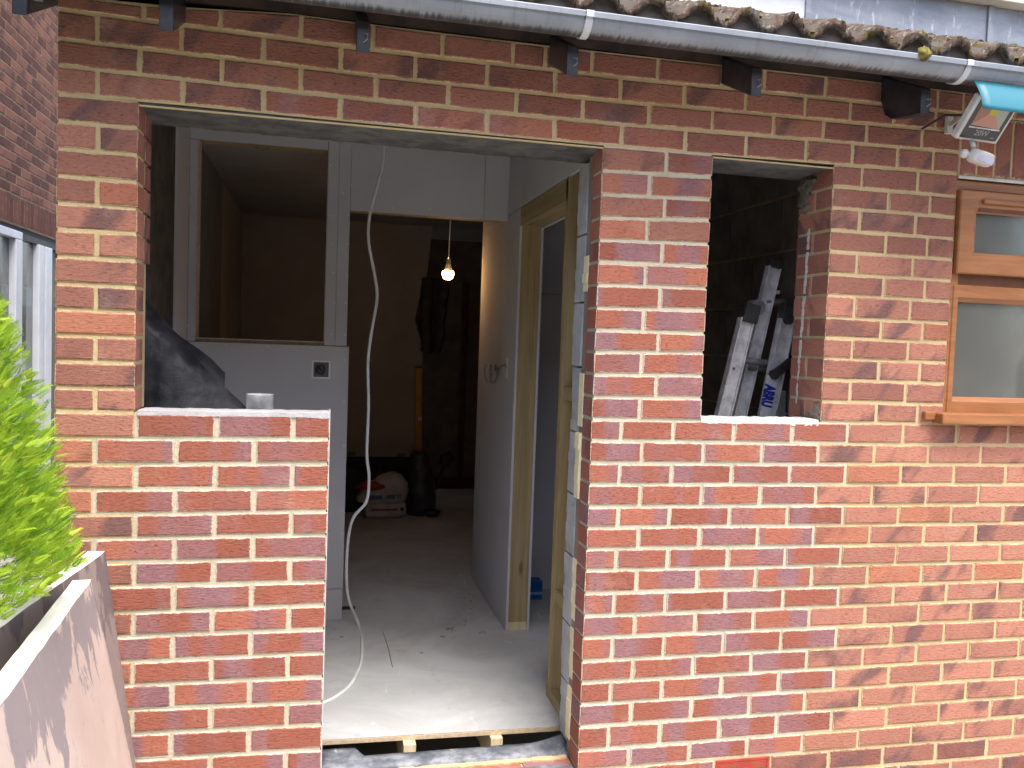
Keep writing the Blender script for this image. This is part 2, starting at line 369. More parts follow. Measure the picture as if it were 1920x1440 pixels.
BR = []      # every brick: dict of corners
def brick_row(k, segs, joints, oldf, dep=None, jw=.0122, y0=0.0):
    for (a, b) in segs:
        js = [a-jw/2]+[j for j in joints if a+.02 < j < b-.02]+[b+jw/2]
        for i in range(len(js)-1):
            w = random.uniform(-.0012, .0012)
            x0, x1 = js[i]+jw/2+(w if i else 0), js[i+1]-jw/2
            BR.append(dict(x0=x0, x1=x1, k=k, old=oldf((x0+x1)/2, k), y0=y0, d=(dep(x0, x1, k) if dep else .1025)))
even = [.2195+.225*i for i in range(3)]; odd = [.107+.225*i for i in range(3)]
Xp = PX(1110, 600).x; Xp = 1.632
def jx(lst): return [PX(*p).x for p in lst]
TOP = {
 -1: jx([(182.5, 155), (342.5, 171), (493.7, 190), (638.7, 200), (780, 217.5), (913.7, 230), (1040, 245), (1166, 255), (1285.7, 265), (1400, 275), (1512, 285), (1598.7, 291), (1683.7, 300), (1751, 304)]),
 -2: jx([(262, 115), (416, 131), (564.5, 149), (705, 164), (840.5, 177.5), (968.7, 190), (1093.7, 205), (1217.5, 216), (1336.7, 226), (1450.7, 239), (1544.5, 246), (1626, 255), (1730, 264)]),
 -3: jx([(182, 57), (341, 75), (494, 92), (639, 111), (779, 127), (914, 144), (1041, 157), (1164, 169), (1284, 181), (1399, 192), (1511, 202), (1595, 211), (1677, 220), (1755, 231)]),
 -4: jx([(269, 20), (414, 36), (564.5, 50), (700, 66), (830, 82), (962.5, 100), (1023, 107), (1111, 117), (1235, 130), (1355, 142), (1435, 155), (1549, 165), (1655, 177), (1760, 190)])}
for k in (-5, -6): TOP[k] = [(.107 if k == -5 else .2195)+.225*i for i in range(16)]
def old_top(x, k):
    if k == -1 and .6 < x < 1.9: return .5
    return 1.0
for k in range(-4, 0): brick_row(k, [(0, 2.99 if k >= -3 else 4.7)]+([(3.84, 4.7)] if k >= -3 else []), TOP[k]+([3.96+.225*i+(.11 if k % 2 else 0) for i in range(3)] if k >= -3 else [3.0+.225*i for i in range(8)]), old_top)
rp = {0: (2.599, 2.828), 1: (2.717, 2.884)}
def old_pil(x, k): return 0.0 if k > 3 else (1.0 if (k, x > 1.8) in ((0, False), (2, False), (3, True)) else .4)
for k in range(0, 12):
    brick_row(k, [(0, .215)], [.107] if k % 2 else [], lambda x, k: 1.0)
    brick_row(k, [(Xp, 2.024)], [1.857 if k % 2 == 0 else 1.80], old_pil)
    brick_row(k, [(3.85, 4.7)], [3.96+.225*i+(.11 if k % 2 else 0) for i in range(4)], lambda x, k: 1.0)
    brick_row(k, [(2.486, 2.992)], list(rp[0] if k % 2 == 0 else (2.712, 2.884)), lambda x, k: 1.0, lambda a, b, k: .213 if (a < 2.5 and k % 2 == 0) else .1025)
    if k % 2: BR.append(dict(x0=2.486, x1=2.58, k=k, old=1.0, y0=.1125, d=.10))
    BR.append(dict(x0=.12, x1=.213 if k < 6 else .207, k=k, old=1.0, y0=.115, d=.09 if k < 6 else .03))
def old_low(x, k):
    if x < .8: return 1.0 if x < (.21 if k % 2 == 0 else .10) else 0.0
    return 1.0 if x > (2.595 if k % 2 == 0 else 2.48) else 0.0
lowE = [1.738]+[1.926+.225*i for i in range(3)]+[2.600]+[2.8285+.2285*i for i in range(9)]
lowO = [1.8155, 2.0405, 2.2635]+[2.485+.2285*i for i in range(10)]
for k in range(12, 29):
    e = k % 2 == 0
    brick_row(k, [(0, .7775)], even if e else odd, old_low)
    if k < 28: brick_row(k, [(Xp, 4.7)], lowE if e else lowO, old_low)
AX0, AX1 = PX(1343, 1430).x, PX(1443, 1425).x
PL = [AX1+.012+.2285*i for i in range(1, 11)]
brick_row(28, [(Xp, AX0-.010)], [Xp+.235], lambda x, k: 0.0)
brick_row(28, [(AX1+.010, 4.7)], PL, lambda x, k: .97)
for k_, f_ in ((29, .12), (30, .235), (31, .12)): brick_row(k_, [(Xp, 4.7)], [Xp+f_+.2285*i for i in range(14)], lambda x, k: .97)
for k_ in (29, 30, 31): brick_row(k_, [(0, .7775)], even if k_ % 2 == 0 else odd, old_low)
for x0 in [3.0+.075*i for i in range(11)]:      # soldier course over the brown window
    BR.append(dict(x0=x0+.002, x1=x0+.067, k='s', old=1.0, y0=0, d=.1025))

def brick_geo(b):
    """corner heights, then a chamfered, slightly uneven face with full-depth sides"""
    x0, x1 = b['x0'], b['x1']; L = x1-x0
    if b['k'] == 's': zb0 = zb1 = 2.212; zt0 = zt1 = 2.424
    elif b['k'] == 't': zb0 = zb1 = .035; zt0 = zt1 = .093
    else:
        k = b['k']; j = random.uniform(-.001, .001)
        zb0, zb1 = zl(k+1, x0)+.0059+j, zl(k+1, x1)+.0055+j
        zt0, zt1 = zl(k, x0)-.0055+j, zl(k, x1)-.0059+j
    y0 = b['y0']+random.uniform(-.0015, .0012); y1 = b['y0']+b['d']
    e = .005; J = random.uniform
    us = [0, e/L, J(.4, .6), 1-e/L, 1]; ws = [0, .07, .93, 1]
    vs = []; nu = []
    for iw, w in enumerate(ws):
        for iu, u in enumerate(us):
            ring = iw in (0, 3) or iu in (0, 4)
            x = x0+(x1-x0)*u+(J(-.0009, .0009) if ring else 0); z = (zb0*(1-u)+zb1*u)*(1-w)+(zt0*(1-u)+zt1*u)*w+(J(-.0009, .0009) if ring else 0)
            vs.append((x, y0+(.0028 if ring else J(-.0007, .0007)), z)); nu.append((u, w))
    fs = [(i*5+j, i*5+j+1, (i+1)*5+j+1, (i+1)*5+j) for i in range(3) for j in range(4)]
    ring = [0, 1, 2, 3, 4, 9, 14, 19, 18, 17, 16, 15, 10, 5]
    nf = len(fs); base = len(vs)
    for i in ring: vs.append((vs[i][0], y1, vs[i][2])); nu.append((.5, .5))
    n = len(ring)
    for i in range(n): fs.append((ring[(i+1) % n], ring[i], base+i, base+(i+1) % n))
    return vs, fs, nu, nf
TINT = {}
def brick_data(b):
    vs, fs, nu, nf = brick_geo(b)
    ox, oz = random.uniform(0, 60), random.uniform(0, 60)
    sold = b['k'] == 's'
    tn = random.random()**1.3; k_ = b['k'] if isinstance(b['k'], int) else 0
    if b['old'] == 1.0: tn = .55+.45*tn if k_ >= 12 and b['x0'] > 1 else (.22+.45*tn if k_ < 0 else .3+.65*tn)  # low right bricks tinted paler for glare, top courses darker for eaves shade
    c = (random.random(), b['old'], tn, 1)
    cx, cz = b['x0'], vs[0][2]
    muv = [((v[2]-cz if sold else v[0]-cx)+ox+(v[1] if i >= 20 else 0), (v[0]-cx if sold else v[2]-cz)+oz) for i, v in enumerate(vs)]
    return vs, fs, nu, muv, c
def mesh_from(name, parts, mat, off=Vector((0, 0, 0))):
    V = []; F = []; NU = []; MU = []; C = []
    for vs, fs, nu, muv, c in parts:
        b = len(V); V += [tuple(Vector(v)-off) for v in vs]; F += [tuple(i+b for i in f) for f in fs]; NU += nu; MU += muv; C += [c]*len(vs)
    me = bpy.data.meshes.new(name); me.from_pydata(V, [], F); me.materials.append(mat)
    a = me.color_attributes.new('rnd', 'FLOAT_COLOR', 'POINT'); a.data.foreach_set('color', [x for c in C for x in c])
    idx = [l.vertex_index for l in me.loops]
    for nm, D in (('n', NU), ('m', MU)):
        u = me.uv_layers.new(name=nm); u.data.foreach_set('uv', [x for i in idx for x in D[i]])
    me.update(); return me
wall = thing('brick_wall', 'red brick house wall with a knocked out doorway and window opening, part old and part newly laid brick', 'wall', (0, 0, 0))
for x0 in (.785, 1.01, 1.235, 1.46):      # outer leaf under the doorway
    BR.append(dict(x0=x0, x1=min(x0+.215, 1.625), k='t', old=0.0, y0=.004, d=.1025))
def seen(b):
    k = b['k']; zc = 2.3 if k == 's' else (.06 if k == 't' else 2.2-.075*k-.037)
    xc = (b['x0']+b['x1'])/2; u, v, d = proj((xc, b['y0'], zc))
    if b['y0'] > .05: return 3
    return 0 if not (-20 < u < 1940 and 20 < v < 1450) else (b['x1']-b['x0'])*1000/d
BR.sort(key=seen, reverse=True)
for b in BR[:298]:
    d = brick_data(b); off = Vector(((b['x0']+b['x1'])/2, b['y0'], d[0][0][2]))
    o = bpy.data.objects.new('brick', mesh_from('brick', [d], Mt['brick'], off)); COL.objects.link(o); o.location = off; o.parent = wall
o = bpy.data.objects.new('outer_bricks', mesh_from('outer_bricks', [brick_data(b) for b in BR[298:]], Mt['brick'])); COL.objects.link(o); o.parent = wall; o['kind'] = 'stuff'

# mortar bed: boxes tiling the wall between the openings, split where new work meets old
mb = MB()
def mseg(k, a, b, mi):
    if b <= a: return
    n = max(1, int((b-a)/.3)); 
    for i in range(n):
        x0, x1 = a+(b-a)*i/n, a+(b-a)*(i+1)/n
        vs = [(x, y, z) for z, f in ((0, 1), (1, 0)) for y in (.0045, .1) for x, z in ((x0, zl(k+f, x0)), (x1, zl(k+f, x1)))]
        mb.add(vs, [(0, 2, 3, 1), (4, 5, 7, 6), (0, 1, 5, 4), (2, 6, 7, 3), (0, 4, 6, 2), (1, 3, 7, 5)], mi)
i_ = .0035
for k in range(-4, 0): mseg(k, i_, 2.993 if k >= -3 else 4.7, 1)
for k in range(0, 12):
    mseg(k, i_, .215-i_, 1); mseg(k, Xp+i_, 2.024-i_, 0); mseg(k, 2.486+i_, 2.992, 1)
for k in range(12, 32):
    bl = .2195 if k % 2 == 0 else .107; br = 2.600 if k % 2 == 0 else 2.485
    mseg(k, i_, bl-.004, 1); mseg(k, bl-.004, .7775-.003, 0)
    if k < 28: mseg(k, Xp+i_, br+.004, 0); mseg(k, br+.004, 4.7, 1)
    else: mseg(k, Xp+i_, 4.7, 1)
mb.box(2.995, 3.835, .0045, .1, 2.205, 2.428, 1); mb.box(3.8505, 4.7, .0046, .1, 1.301, 2.428, 1)
mb.box(2.49, 2.58, .1002, .213, 1.30, 2.2, 0); mb.box(.12, .203, .1002, .2, 1.30, 2.2, 1)
mb.box(.78, 1.629, .006, .105, -.2, .088, 1)
MB().box(.0, 4.7, .006, .1, 2.506, 2.66).build('eaves_shade_band', Mt['eaves_shade'], wall)  # dark strip stands in for dark top bricks lost in eaves shade
mb.build('mortar_bed', [Mt['mort_new'], Mt['mort_old'], Mt['mort_wash']], wall)
# wet mortar caps on the cut wall heads, ragged
def ragged_cap(x0, x1, y0, y1, z0, z1, name, mat, n=26, r=.004):
    vs = []; fs = []
    for i in range(n+1):
        x = x0+(x1-x0)*i/n; e = random.uniform(-r, r)
        for (y, z) in ((y0-.001+abs(e)*.4, z0-abs(e)*2), (y0+abs(e)*.3, z1+e*.4), ((y0+y1)/2, z1+e*.5+.001), (y1, z1+e*.4), (y1, z0)): vs.append((x, y, z))
    for i in range(n):
        for j in range(4): fs.append((i*5+j, (i+1)*5+j, (i+1)*5+j+1, i*5+j+1))
    fs += [(0, 1, 2, 3, 4), tuple(n*5+j for j in (4, 3, 2, 1, 0))]
    return MB().add(vs, fs).build(name, mat, wall)
ragged_cap(.222, .779, .001, .11, 1.292, 1.3040, 'mortar_cap', Mt['cap_grey'], 30, .003)
ragged_cap(2.026, 2.478, .001, .11, 1.292, 1.307, 'mortar_cap', Mt['mort_wash'], 26, .005)
MB().box(.7778, .7800, .002, .102, .1, 1.31, 0).build('mortar_edge', Mt['mort_wash'], wall)
# white streak down the window reveal
st = MB()
for i in range(68):
    z = 2.0-i*.0095; w = .006+.011*abs(math.sin(i*.9+math.sin(i*.37)*2)); w *= (1 if i < 52 else .4)
    if i % 17 == 8: continue
    st.box(2.4835, 2.4858, .135-w/2+fbm(i*.5, 0)*.004+i*.0004, .135+w/2+fbm(i*.5, 0)*.004+i*.0004, z-.0096, z, 0, .0005)
st.build('mortar_streak', Mt['mort_wash'], wall)
# ragged dab of mortar at the foot and head of the window reveal
def blob(c, r, name, mat, parent, n=9, m=7, sd_=1, jag=.25, kind=None, smooth=True):
    vs = []; fs = []
    for i in range(m+1):
        th = math.pi*i/m
        for j in range(n):
            ph = 2*math.pi*j/n; q = 1+jag*fbm(3*math.cos(ph)+i, 3*math.sin(ph)+i*.7, sd_)
            vs.append((c[0]+r[0]*q*math.sin(th)*math.cos(ph), c[1]+r[1]*q*math.sin(th)*math.sin(ph), c[2]+r[2]*q*math.cos(th)))
    for i in range(m):
        for j in range(n): fs.append((i*n+j, (i+1)*n+j, (i+1)*n+(j+1) % n, i*n+(j+1) % n))
    return MB().add(vs, fs).build(name, mat, parent, smooth=smooth, kind=kind)
for q in ((.15, 2.165, .030, .030, 1), (.185, 2.12, .034, .045, 2), (.165, 2.085, .02, .024, 3), (.195, 2.165, .03, .028, 4), (.12, 2.175, .02, .012, 5)):
    blob((2.489, q[0], q[1]), (.014, q[2], q[3]), 'mortar_lump', Mt['lump'], wall, 16, 10, q[4], .55)
for q in ((.045, 1.325, .035, .02, 5), (.03, 1.342, .018, .022, 6), (.07, 1.312, .022, .012, 7)):
    blob((2.4862, q[0], q[1]), (.0035, q[2], q[3]), 'mortar_lump', Mt['mort_grey'], wall, 16, 10, q[4], .55)
m_ = MB()
for i in range(24):
    a = 1.01+i*.0255; m_.box(a, a+.0253, .088+random.uniform(-.004, .004), .112, .0925, .0985+random.uniform(-.0015, .0015))
m_.build('mortar_line', Mt['mort_old'], wall)
m_ = MB()
for i in range(16):
    a = 1.06+i*.035; m_.box(a, a+.0348, .0, .052+.018*fbm(i*.9, 2), .0925, .0965+random.uniform(-.001, .001))
m_.build('mortar_slurry', Mt['strip'], wall)
# lintels
lb = MB(); nseg = 40
for i in range(nseg):
    x0 = .205+(1.70-.205)*i/nseg; x1 = x0+(1.70-.205)/nseg; zz = zl(0, x0)-.0075; zz2 = zl(0, x1)-.0075; e = .254+random.uniform(-.004, .006)
    lb.add([(x0, .010, zz), (x1, .010, zz2), (x1, e, zz2), (x0, e, zz), (x0, .010, zz+.006), (x1, .010, zz2+.006), (x1, e, zz2+.20), (x0, e, zz+.20)], [(3, 2, 1, 0), (0, 1, 5, 4), (2, 3, 7, 6), (4, 5, 6, 7)])
lb.build('lintel', Mt['soffit'], wall)
MB().box(.216, 1.631, .0005, .0095, 2.1895, 2.1935).box(2.024, 2.486, .0005, .0095, 2.1925, 2.196).build('lintel_lip', Mt['mort_old'], wall)
MB().box(1.95, 2.6, .010, .236, 2.194, 2.2).box(1.95, 2.6, .12, .236, 2.2, 2.4).build('lintel', Mt['soffit'], wall)
# inner leaf of grey blocks, and its blocks at the doorway jamb with foam between the leaves
def leaf(boxes, name='inner_leaf', mat='block'):
    m_ = MB()
    for b in boxes: m_.box(*b)
    return m_.build(name, Mt[mat], wall)
leaf([(.13, .77, .15, .25, -.2, 1.287), (1.70, 4.7, .15, .25, -.2, 1.287), (3.85, 4.7, .15, .25, 1.287, 2.2), (1.70, 2.015, .15, .25, 1.287, 2.2), (2.60, 3.0, .15, .25, 1.296, 2.2), (.13, 1.9, .256, .26, 2.2, 2.62), (2.5, 4.7, .15, .25, 2.2, 2.62), (2.995, 3.85, .2, .25, 0, 1.3), (.77, 1.7, .13, .212, -.2, .085)])
vj = [300, 437, 566, 688, 812, 930, 1046, 1175, 1285, 1392]
for i in range(len(vj)-1):
    zt = px(1075, vj[i], 1, .15).z-.004; zb = px(1070, vj[i+1], 1, .15).z+.004
    x = px(1088-(vj[i]-300)*.0375, vj[i], 1, .25).x+random.uniform(-.003, .003)
    zs = np.linspace(zb, zt, 7); m_ = MB()
    for q in range(6):
        a, b = x+random.uniform(-.003, .003), 1.70; m_.box(x+random.uniform(-.0025, .0025), b, .152, .25, zs[q], zs[q+1])
    m_.build('block', Mt['block'], wall)
MB().box(1.652, 1.7, .156, .246, .09, 2.17).build('block_joint', Mt['mort_grey'], wall)
for a, b, ex in ((478, 545, 1.616), (700, 800, 1.619), (812, 935, 1.612), (1050, 1165, 1.622), (1180, 1275, 1.621), (1290, 1385, 1.617)):
    zt, zb = px(1090, a, 1, .11).z, px(1085, b, 1, .11).z; zs = np.linspace(zb, zt, 5); m_ = MB()
    for q in range(4): m_.box(ex+.012+random.uniform(-.003, .003), 1.70, .104, .1500, zs[q], zs[q+1]-.0005)
    m_.build('foam_strip', Mt['foam'], wall)
MB().box(1.636, 1.75, .1005, .1495, 0, 2.19).build('cavity_closer', Mt['mort_grey'], wall)
# side return of the wall away from the camera
ms = MB()
for k in range(-4, 32):
    z1 = 2.2-.075*k-.005; y = .11
    while y < 4.6:
        l = .215 if (y > .12 or k % 2) else .1025
        ms.box(0, .06, y, y+l, z1-.065, z1, 0); y += l+.01
ms.box(.004, .065, .101, 4.66, -.2, 2.62, 1)
o = ms.build('side_bricks', [simple('side_brick', (.33, .11, .08), (.2, .08, .07), 6), Mt['mort_old']], wall); o['kind'] = 'stuff'

# airbrick
ab = thing('air_brick', 'red terracotta air brick set low in the wall below the small window', 'air brick', ((AX0+AX1)/2, 0, .05))
m_ = MB(); z1 = zl(28, 2.2)-.006; m_.box(AX0, AX1, .012, .09, z1-.066, z1)
m_.box(AX0, AX1, 0, .012, z1-.008, z1).box(AX0, AX1, 0, .012, z1-.066, z1-.058).box(AX0, AX0+.008, 0, .012, z1-.058, z1-.008).box(AX1-.008, AX1, 0, .012, z1-.058, z1-.008)
m_.build('body', Mt['terra'], ab, (AX0, 0, z1))
for i in range(5):
    MB().box(AX0+.0085, AX1-.0085, .001, .0115, z1-.0145-i*.0095, z1-.0095-i*.0095).build('slat', Mt['terra'], ab, (AX0, 0, z1-.01*i))

# ---------------------------------------------------------------- threshold, floor, joists
fl = MB().add([(-.3, .333, .1), (.78, .345, .1), (1.7, .322, .1), (2.62, .32, .1), (2.62, 5.9, .1), (-.3, 5.9, .1), (-.3, .333, .082), (.78, .345, .082), (1.7, .322, .078), (2.62, .32, .078)],
             [(0, 1, 2, 3, 4, 5)])
tag(fl.build('floor', Mt['floor']), kind='structure')
edge = MB()
for a, b in (((-.3, .333), (.78, .345)), ((.78, .345), (1.7, .322)), ((1.7, .322), (2.62, .32))):
    edge.add([(a[0], a[1]-.003, .098), (b[0], b[1]-.003, .098), (b[0], b[1]-.003, .083), (a[0], a[1]-.003, .083), (a[0], a[1]+.3, .098), (b[0], b[1]+.3, .098), (b[0], b[1]+.3, .083), (a[0], a[1]+.3, .083)],
             [(0, 3, 2, 1), (4, 5, 6, 7), (3, 7, 6, 2), (0, 1, 5, 4)])
tag(edge.build('chipboard_deck', Mt['chip']), 'pale chipboard floor edge exposed across the bottom of the doorway', 'floorboard')
for (u, v), lb_, w in (((765, 1381), 'pale timber joist end under the floor edge, left of the pair', .045), ((925, 1370), 'pale timber joist end under the floor edge, right of the pair', .045)):
    p = px(u, v, 2, .08)
    tag(MB().box(p.x-w/2-.0, p.x+w/2, .300, 1.4, -.04, .0822).build('floor_joist', Mt['pale_pine'], loc=(p.x, .33, 0), bevel=.002), lb_, 'joist', 'joist ends under the floor edge')
dp = MB(); n = 30
rows = []
for i in range(n+1):
    x = .781+(1.655-.781)*i/n; yf = .145-.02*i/n+.003*fbm(i*.8, 0); yb = .222+.002*fbm(i*.9, 3)
    if i < 5: yb = .285
    zz = .094+.002*fbm(i*.7, 5)
    lift = max(0, (i-24)/6)**2*.03
    rows += [(x, yf, .06), (x, yf, zz), (x, (yf+yb)/2, zz+.001), (x, yb-.02, zz+lift*.4), (x, yb, zz+lift)]
for i in range(n):
    for j in range(4): dp.add([], []) ; dp.f.append((i*5+j, (i+1)*5+j, (i+1)*5+j+1, i*5+j+1)); dp.m.append(0)
dp.v = rows
o = dp.build('damp_proof_membrane', Mt['strip'], smooth=True); sm_ = o.modifiers.new('s', 'SOLIDIFY'); sm_.thickness = .003
tag(o, 'dusty grey plastic membrane strip laid along the doorway threshold', 'membrane')
MB().box(.781, 1.628, .108, .15, .0, .085).build('threshold_mortar', Mt['mort_grey'], wall)

# ---------------------------------------------------------------- inside: partitions, walls, ceilings
def struct(mbx, name, mat): return tag(mbx.build(name, mat), kind='structure')
struct(MB().box(.115, 2.62, .262, 1.76, 2.62, 2.65), 'ceiling', Mt['ceil'])
struct(MB().box(-.2, 2.7, 1.765, 6.0, 2.50, 2.53), 'ceiling', Mt['ceil'])
lw = thing('left_inner_wall', 'bare plasterboard lining on the left inner side wall behind the opening', 'wall', (.12, .26, .1))
MB().box(.10, .118, 1.30, 1.636, .1, 2.62).build('plasterboard', Mt['board'], lw, (.12, 1.3, .1))
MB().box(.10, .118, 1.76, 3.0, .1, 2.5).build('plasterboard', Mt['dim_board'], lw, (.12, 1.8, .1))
MB().box(.09, .108, 3.002, 4.5, .1, 2.5).build('plaster', Mt['cream'], lw, (.12, 1.8, .1))
MB().box(.07, .108, .252, 1.298, .1, 2.62).build('blockwork', Mt['block_dark'], lw, (.1, .3, .1))

bw = thing('stud_partition', 'grey plasterboard partition facing the doorway with an unglazed square opening and a door gap', 'partition wall', (.5, 1.637, .1))
Y0, Y1 = 1.637, 1.65
def panel(par, nm, b, mat='board', bevel=.0008): return MB().box(*b).build(nm, Mt[mat], par, (b[0], b[2], b[4]), bevel=bevel)
panel(bw, 'plasterboard', (.119, .886, Y0-.002, Y1, .262, 1.492))
panel(bw, 'plasterboard', (.119, .884, Y0-.002, Y1, .10, .258))
panel(bw, 'plasterboard', (.119, .154, Y0, Y1, 1.496, 2.455))
panel(bw, 'plasterboard', (.119, .760, Y0-.0012, Y1, 2.459, 2.618))
panel(bw, 'plasterboard', (.764, .815, Y0, Y1, 1.496, 2.618))
panel(bw, 'plasterboard', (.8165, .873, Y0-.0005, Y1, 1.496, 2.618))
panel(bw, 'plasterboard', (.8745, 1.55, Y0-.0012, Y1, 2.172, 2.618))
panel(bw, 'plasterboard', (1.552, 1.679, Y0, Y1, 2.172, 2.618))
for b in ((.119, .154, Y1+.001, 1.745, .1, 2.61), (.766, .870, Y1+.001, 1.745, .1, 2.61), (.154, .766, Y1+.001, 1.745, 1.46, 1.508), (.154, .766, Y1+.001, 1.745, 2.459, 2.5), (.870, 1.68, Y1+.001, 1.745, 2.175, 2.24)):
    panel(bw, 'stud', b, 'pine')
panel(bw, 'rear_board', (.119, .154, 1.746, 1.758, .1, 2.5)); panel(bw, 'rear_board', (.766, .873, 1.746, 1.758, .1, 2.5)); panel(bw, 'rear_board', (.154, .766, 1.746, 1.758, .1, 1.508))
MB().box(.1545, .765, Y0-.003, 1.745, 1.5085, 1.5125).box(.1545, .157, Y0-.002, 1.745, 1.513, 2.458).box(.7605, .763, Y0-.002, 1.745, 1.513, 2.458).build('opening_trim', Mt['board_edge'], bw, (.15, Y0, 1.5))
sk = MB()
def screw(p, ax, s=.0046):
    x, y, z = p; n_ = 8; vs = []
    for i in range(n_):
        a = 2*math.pi*i/n_; vs.append((x+s*math.cos(a), y-.0006, z+s*math.sin(a)) if ax == 1 else (x-.0006, y+s*math.cos(a), z+s*math.sin(a)))
    return vs, [tuple(range(n_)) if ax == 1 else tuple(range(n_))[::-1]]
for u, v in [(355, 304), (355, 375), (620, 310), (659, 348), (643, 362), (625, 405), (652, 404), (624, 457), (651, 458), (625, 511), (651, 518), (626, 568), (648, 568), (646, 628), (621, 627), (646, 675), (424, 647), (502, 649), (585, 652), (718, 273), (802, 281), (737, 390), (806, 392), (645, 753), (645, 836), (641, 1000), (351, 610)]:
    vs, fs = screw(px(u, v, 1, Y0-.0025), 1); sk.add(vs, fs)
o = sk.build('screw_heads', Mt['screw'], bw, kind='stuff')
# socket back box with a coil of grey cable
sb = thing('socket_box', 'small white square socket back box with coiled grey cable in the plasterboard under the opening', 'socket box', tuple(px(602, 693, 1, Y0)))
c = px(602, 693, 1, Y0-.004); h = .045; m_ = MB()
for b in ((c.x-h, c.x+h, c.z+h-.008, c.z+h), (c.x-h, c.x+h, c.z-h, c.z-h+.008), (c.x-h, c.x-h+.008, c.z-h+.008, c.z+h-.008), (c.x+h-.008, c.x+h, c.z-h+.008, c.z+h-.008)): m_.box(b[0], b[1], Y0-.009, Y0-.0026, b[2], b[3])
m_.build('frame', Mt['cable'], sb, tuple(c))
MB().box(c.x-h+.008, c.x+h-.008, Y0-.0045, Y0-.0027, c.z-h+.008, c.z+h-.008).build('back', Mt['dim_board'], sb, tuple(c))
pts = [(c.x+.017*math.cos(a)*(1+.12*math.sin(a*.37)), Y0-.012-.002*a/6, c.z+.023*math.sin(a)) for a in np.linspace(0, 12, 40)]
pts += [(c.x-.02, Y0-.01, c.z+.02), (c.x-.026, Y0-.008, c.z+.005), (c.x-.024, Y0-.006, c.z-.02)]
MB().tube(pts, .0034, 6).build('cable_coil', Mt['black_plastic'], sb, tuple(c), smooth=True)

# side partition running away from the front wall, with a doorway in it
P = thing('side_partition', 'timber stud partition running back from the right jamb, boarded in grey plasterboard with bare stud ends', 'partition wall', (1.68, 1.36, .1))
panel(P, 'plasterboard', (1.68, 1.6925, 1.362, 2.33, .103, 2.198)); panel(P, 'plasterboard', (1.68, 1.6925, 1.66, 2.33, 2.201, 2.50)); panel(P, 'plasterboard', (1.7885, 1.801, 1.36, 2.03, .103, 2.61))
panel(P, 'plasterboard', (1.68, 1.6925, .30, 1.634, 2.205, 2.62)); panel(P, 'plasterboard', (1.7885, 1.801, .30, 1.36, 2.105, 2.61))
panel(P, 'stud', (1.6935, 1.7875, 1.366, 1.41, .145, 2.60), 'pine'); panel(P, 'stud', (1.6935, 1.7875, 2.28, 2.325, .145, 2.49), 'pine')
panel(P, 'sole_plate', (1.6935, 1.7875, 1.363, 2.325, .1015, .144), 'pale_pine')
panel(P, 'door_header', (1.682, 1.7875, .56, 1.365, 2.112, 2.200), 'pine_y')
# the stub beside the jamb
panel(P, 'stud', (1.682, 1.78, .545, .585, .147, 2.62), 'pine'); panel(P, 'stud', (1.684, 1.78, .262, .305, .147, 2.62), 'pine')
panel(P, 'sole_plate', (1.682, 1.78, .30, .60, .1015, .146), 'pine_y')
zn = px(1040, 1115, 0, 1.69).z; panel(P, 'nogging', (1.69, 1.78, .305, .545, zn-.025, zn+.025), 'pine_y')
zn = 1.35; panel(P, 'nogging', (1.69, 1.78, .305, .545, zn-.025, zn+.025), 'pine_y')
panel(P, 'backing_board', (1.781, 1.795, .262, .585, .1, 2.62), 'brown_wall')
w_ = px(950, 690, 0, 1.679)
m_ = MB().box(1.6775, 1.6798, w_.y-.022, w_.y+.016, w_.z-.05, w_.z+.05); m_.build('cable_hole', Mt['foam'], P, tuple(w_))
ca = px(932, 702, 0, 1.672)
pts = [(1.670-.0012*i, ca.y+(.055+.006*math.sin(a*.6))*math.cos(a), ca.z+(.05+.004*math.cos(a*.8))*math.sin(a)) for i, a in enumerate(np.linspace(.4, 14, 50))]
MB().tube([(1.679, w_.y, w_.z), (1.672, w_.y+.01, w_.z+.02)]+pts, .0036, 6).build('cable_coil', Mt['grey_cable'], P, tuple(ca), smooth=True)
sk = MB()
for u, v in [(938, 528), (941, 640), (912, 440), (962, 420)]:
    vs, fs = screw(px(u, v, 0, 1.6795), 0); sk.add(vs, fs)
sk.build('screw_heads', Mt['screw'], P, kind='stuff')
kn = MB()
# room to the right
rb = thing('rear_partition', 'blue grey plasterboard wall seen through the side doorway behind the bare studs', 'partition wall', (2.2, 2.03, .1))
panel(rb, 'plasterboard', (1.802, 2.619, 2.03, 2.043, .1, 1.828)); panel(rb, 'plasterboard', (1.802, 2.619, 2.031, 2.043, 1.831, 2.62))
bwl = thing('block_wall', 'dark concrete block wall with brown mortar inside the small window opening', 'wall', (2.62, 1, .1))
MB().box(2.626, 2.72, .26, 2.03, 0, 2.65).build('mortar', Mt['block_mort'], bwl, (2.62, 1, 0))
z = 2.19+.002
blocks_me = {}
for r in range(-2, 10):
    zt = 2.19-.225*r-.006; zb = zt-.213
    if zb < 0: zb = .02
    y = .262-.45+(0.30 if r % 2 == 0 else .075)
    while y < 2.03:
        a, b = max(y, .262), min(y+.44, 2.028)
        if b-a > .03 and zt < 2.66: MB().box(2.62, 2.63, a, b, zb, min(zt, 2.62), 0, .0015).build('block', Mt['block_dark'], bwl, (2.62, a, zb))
        y += .452
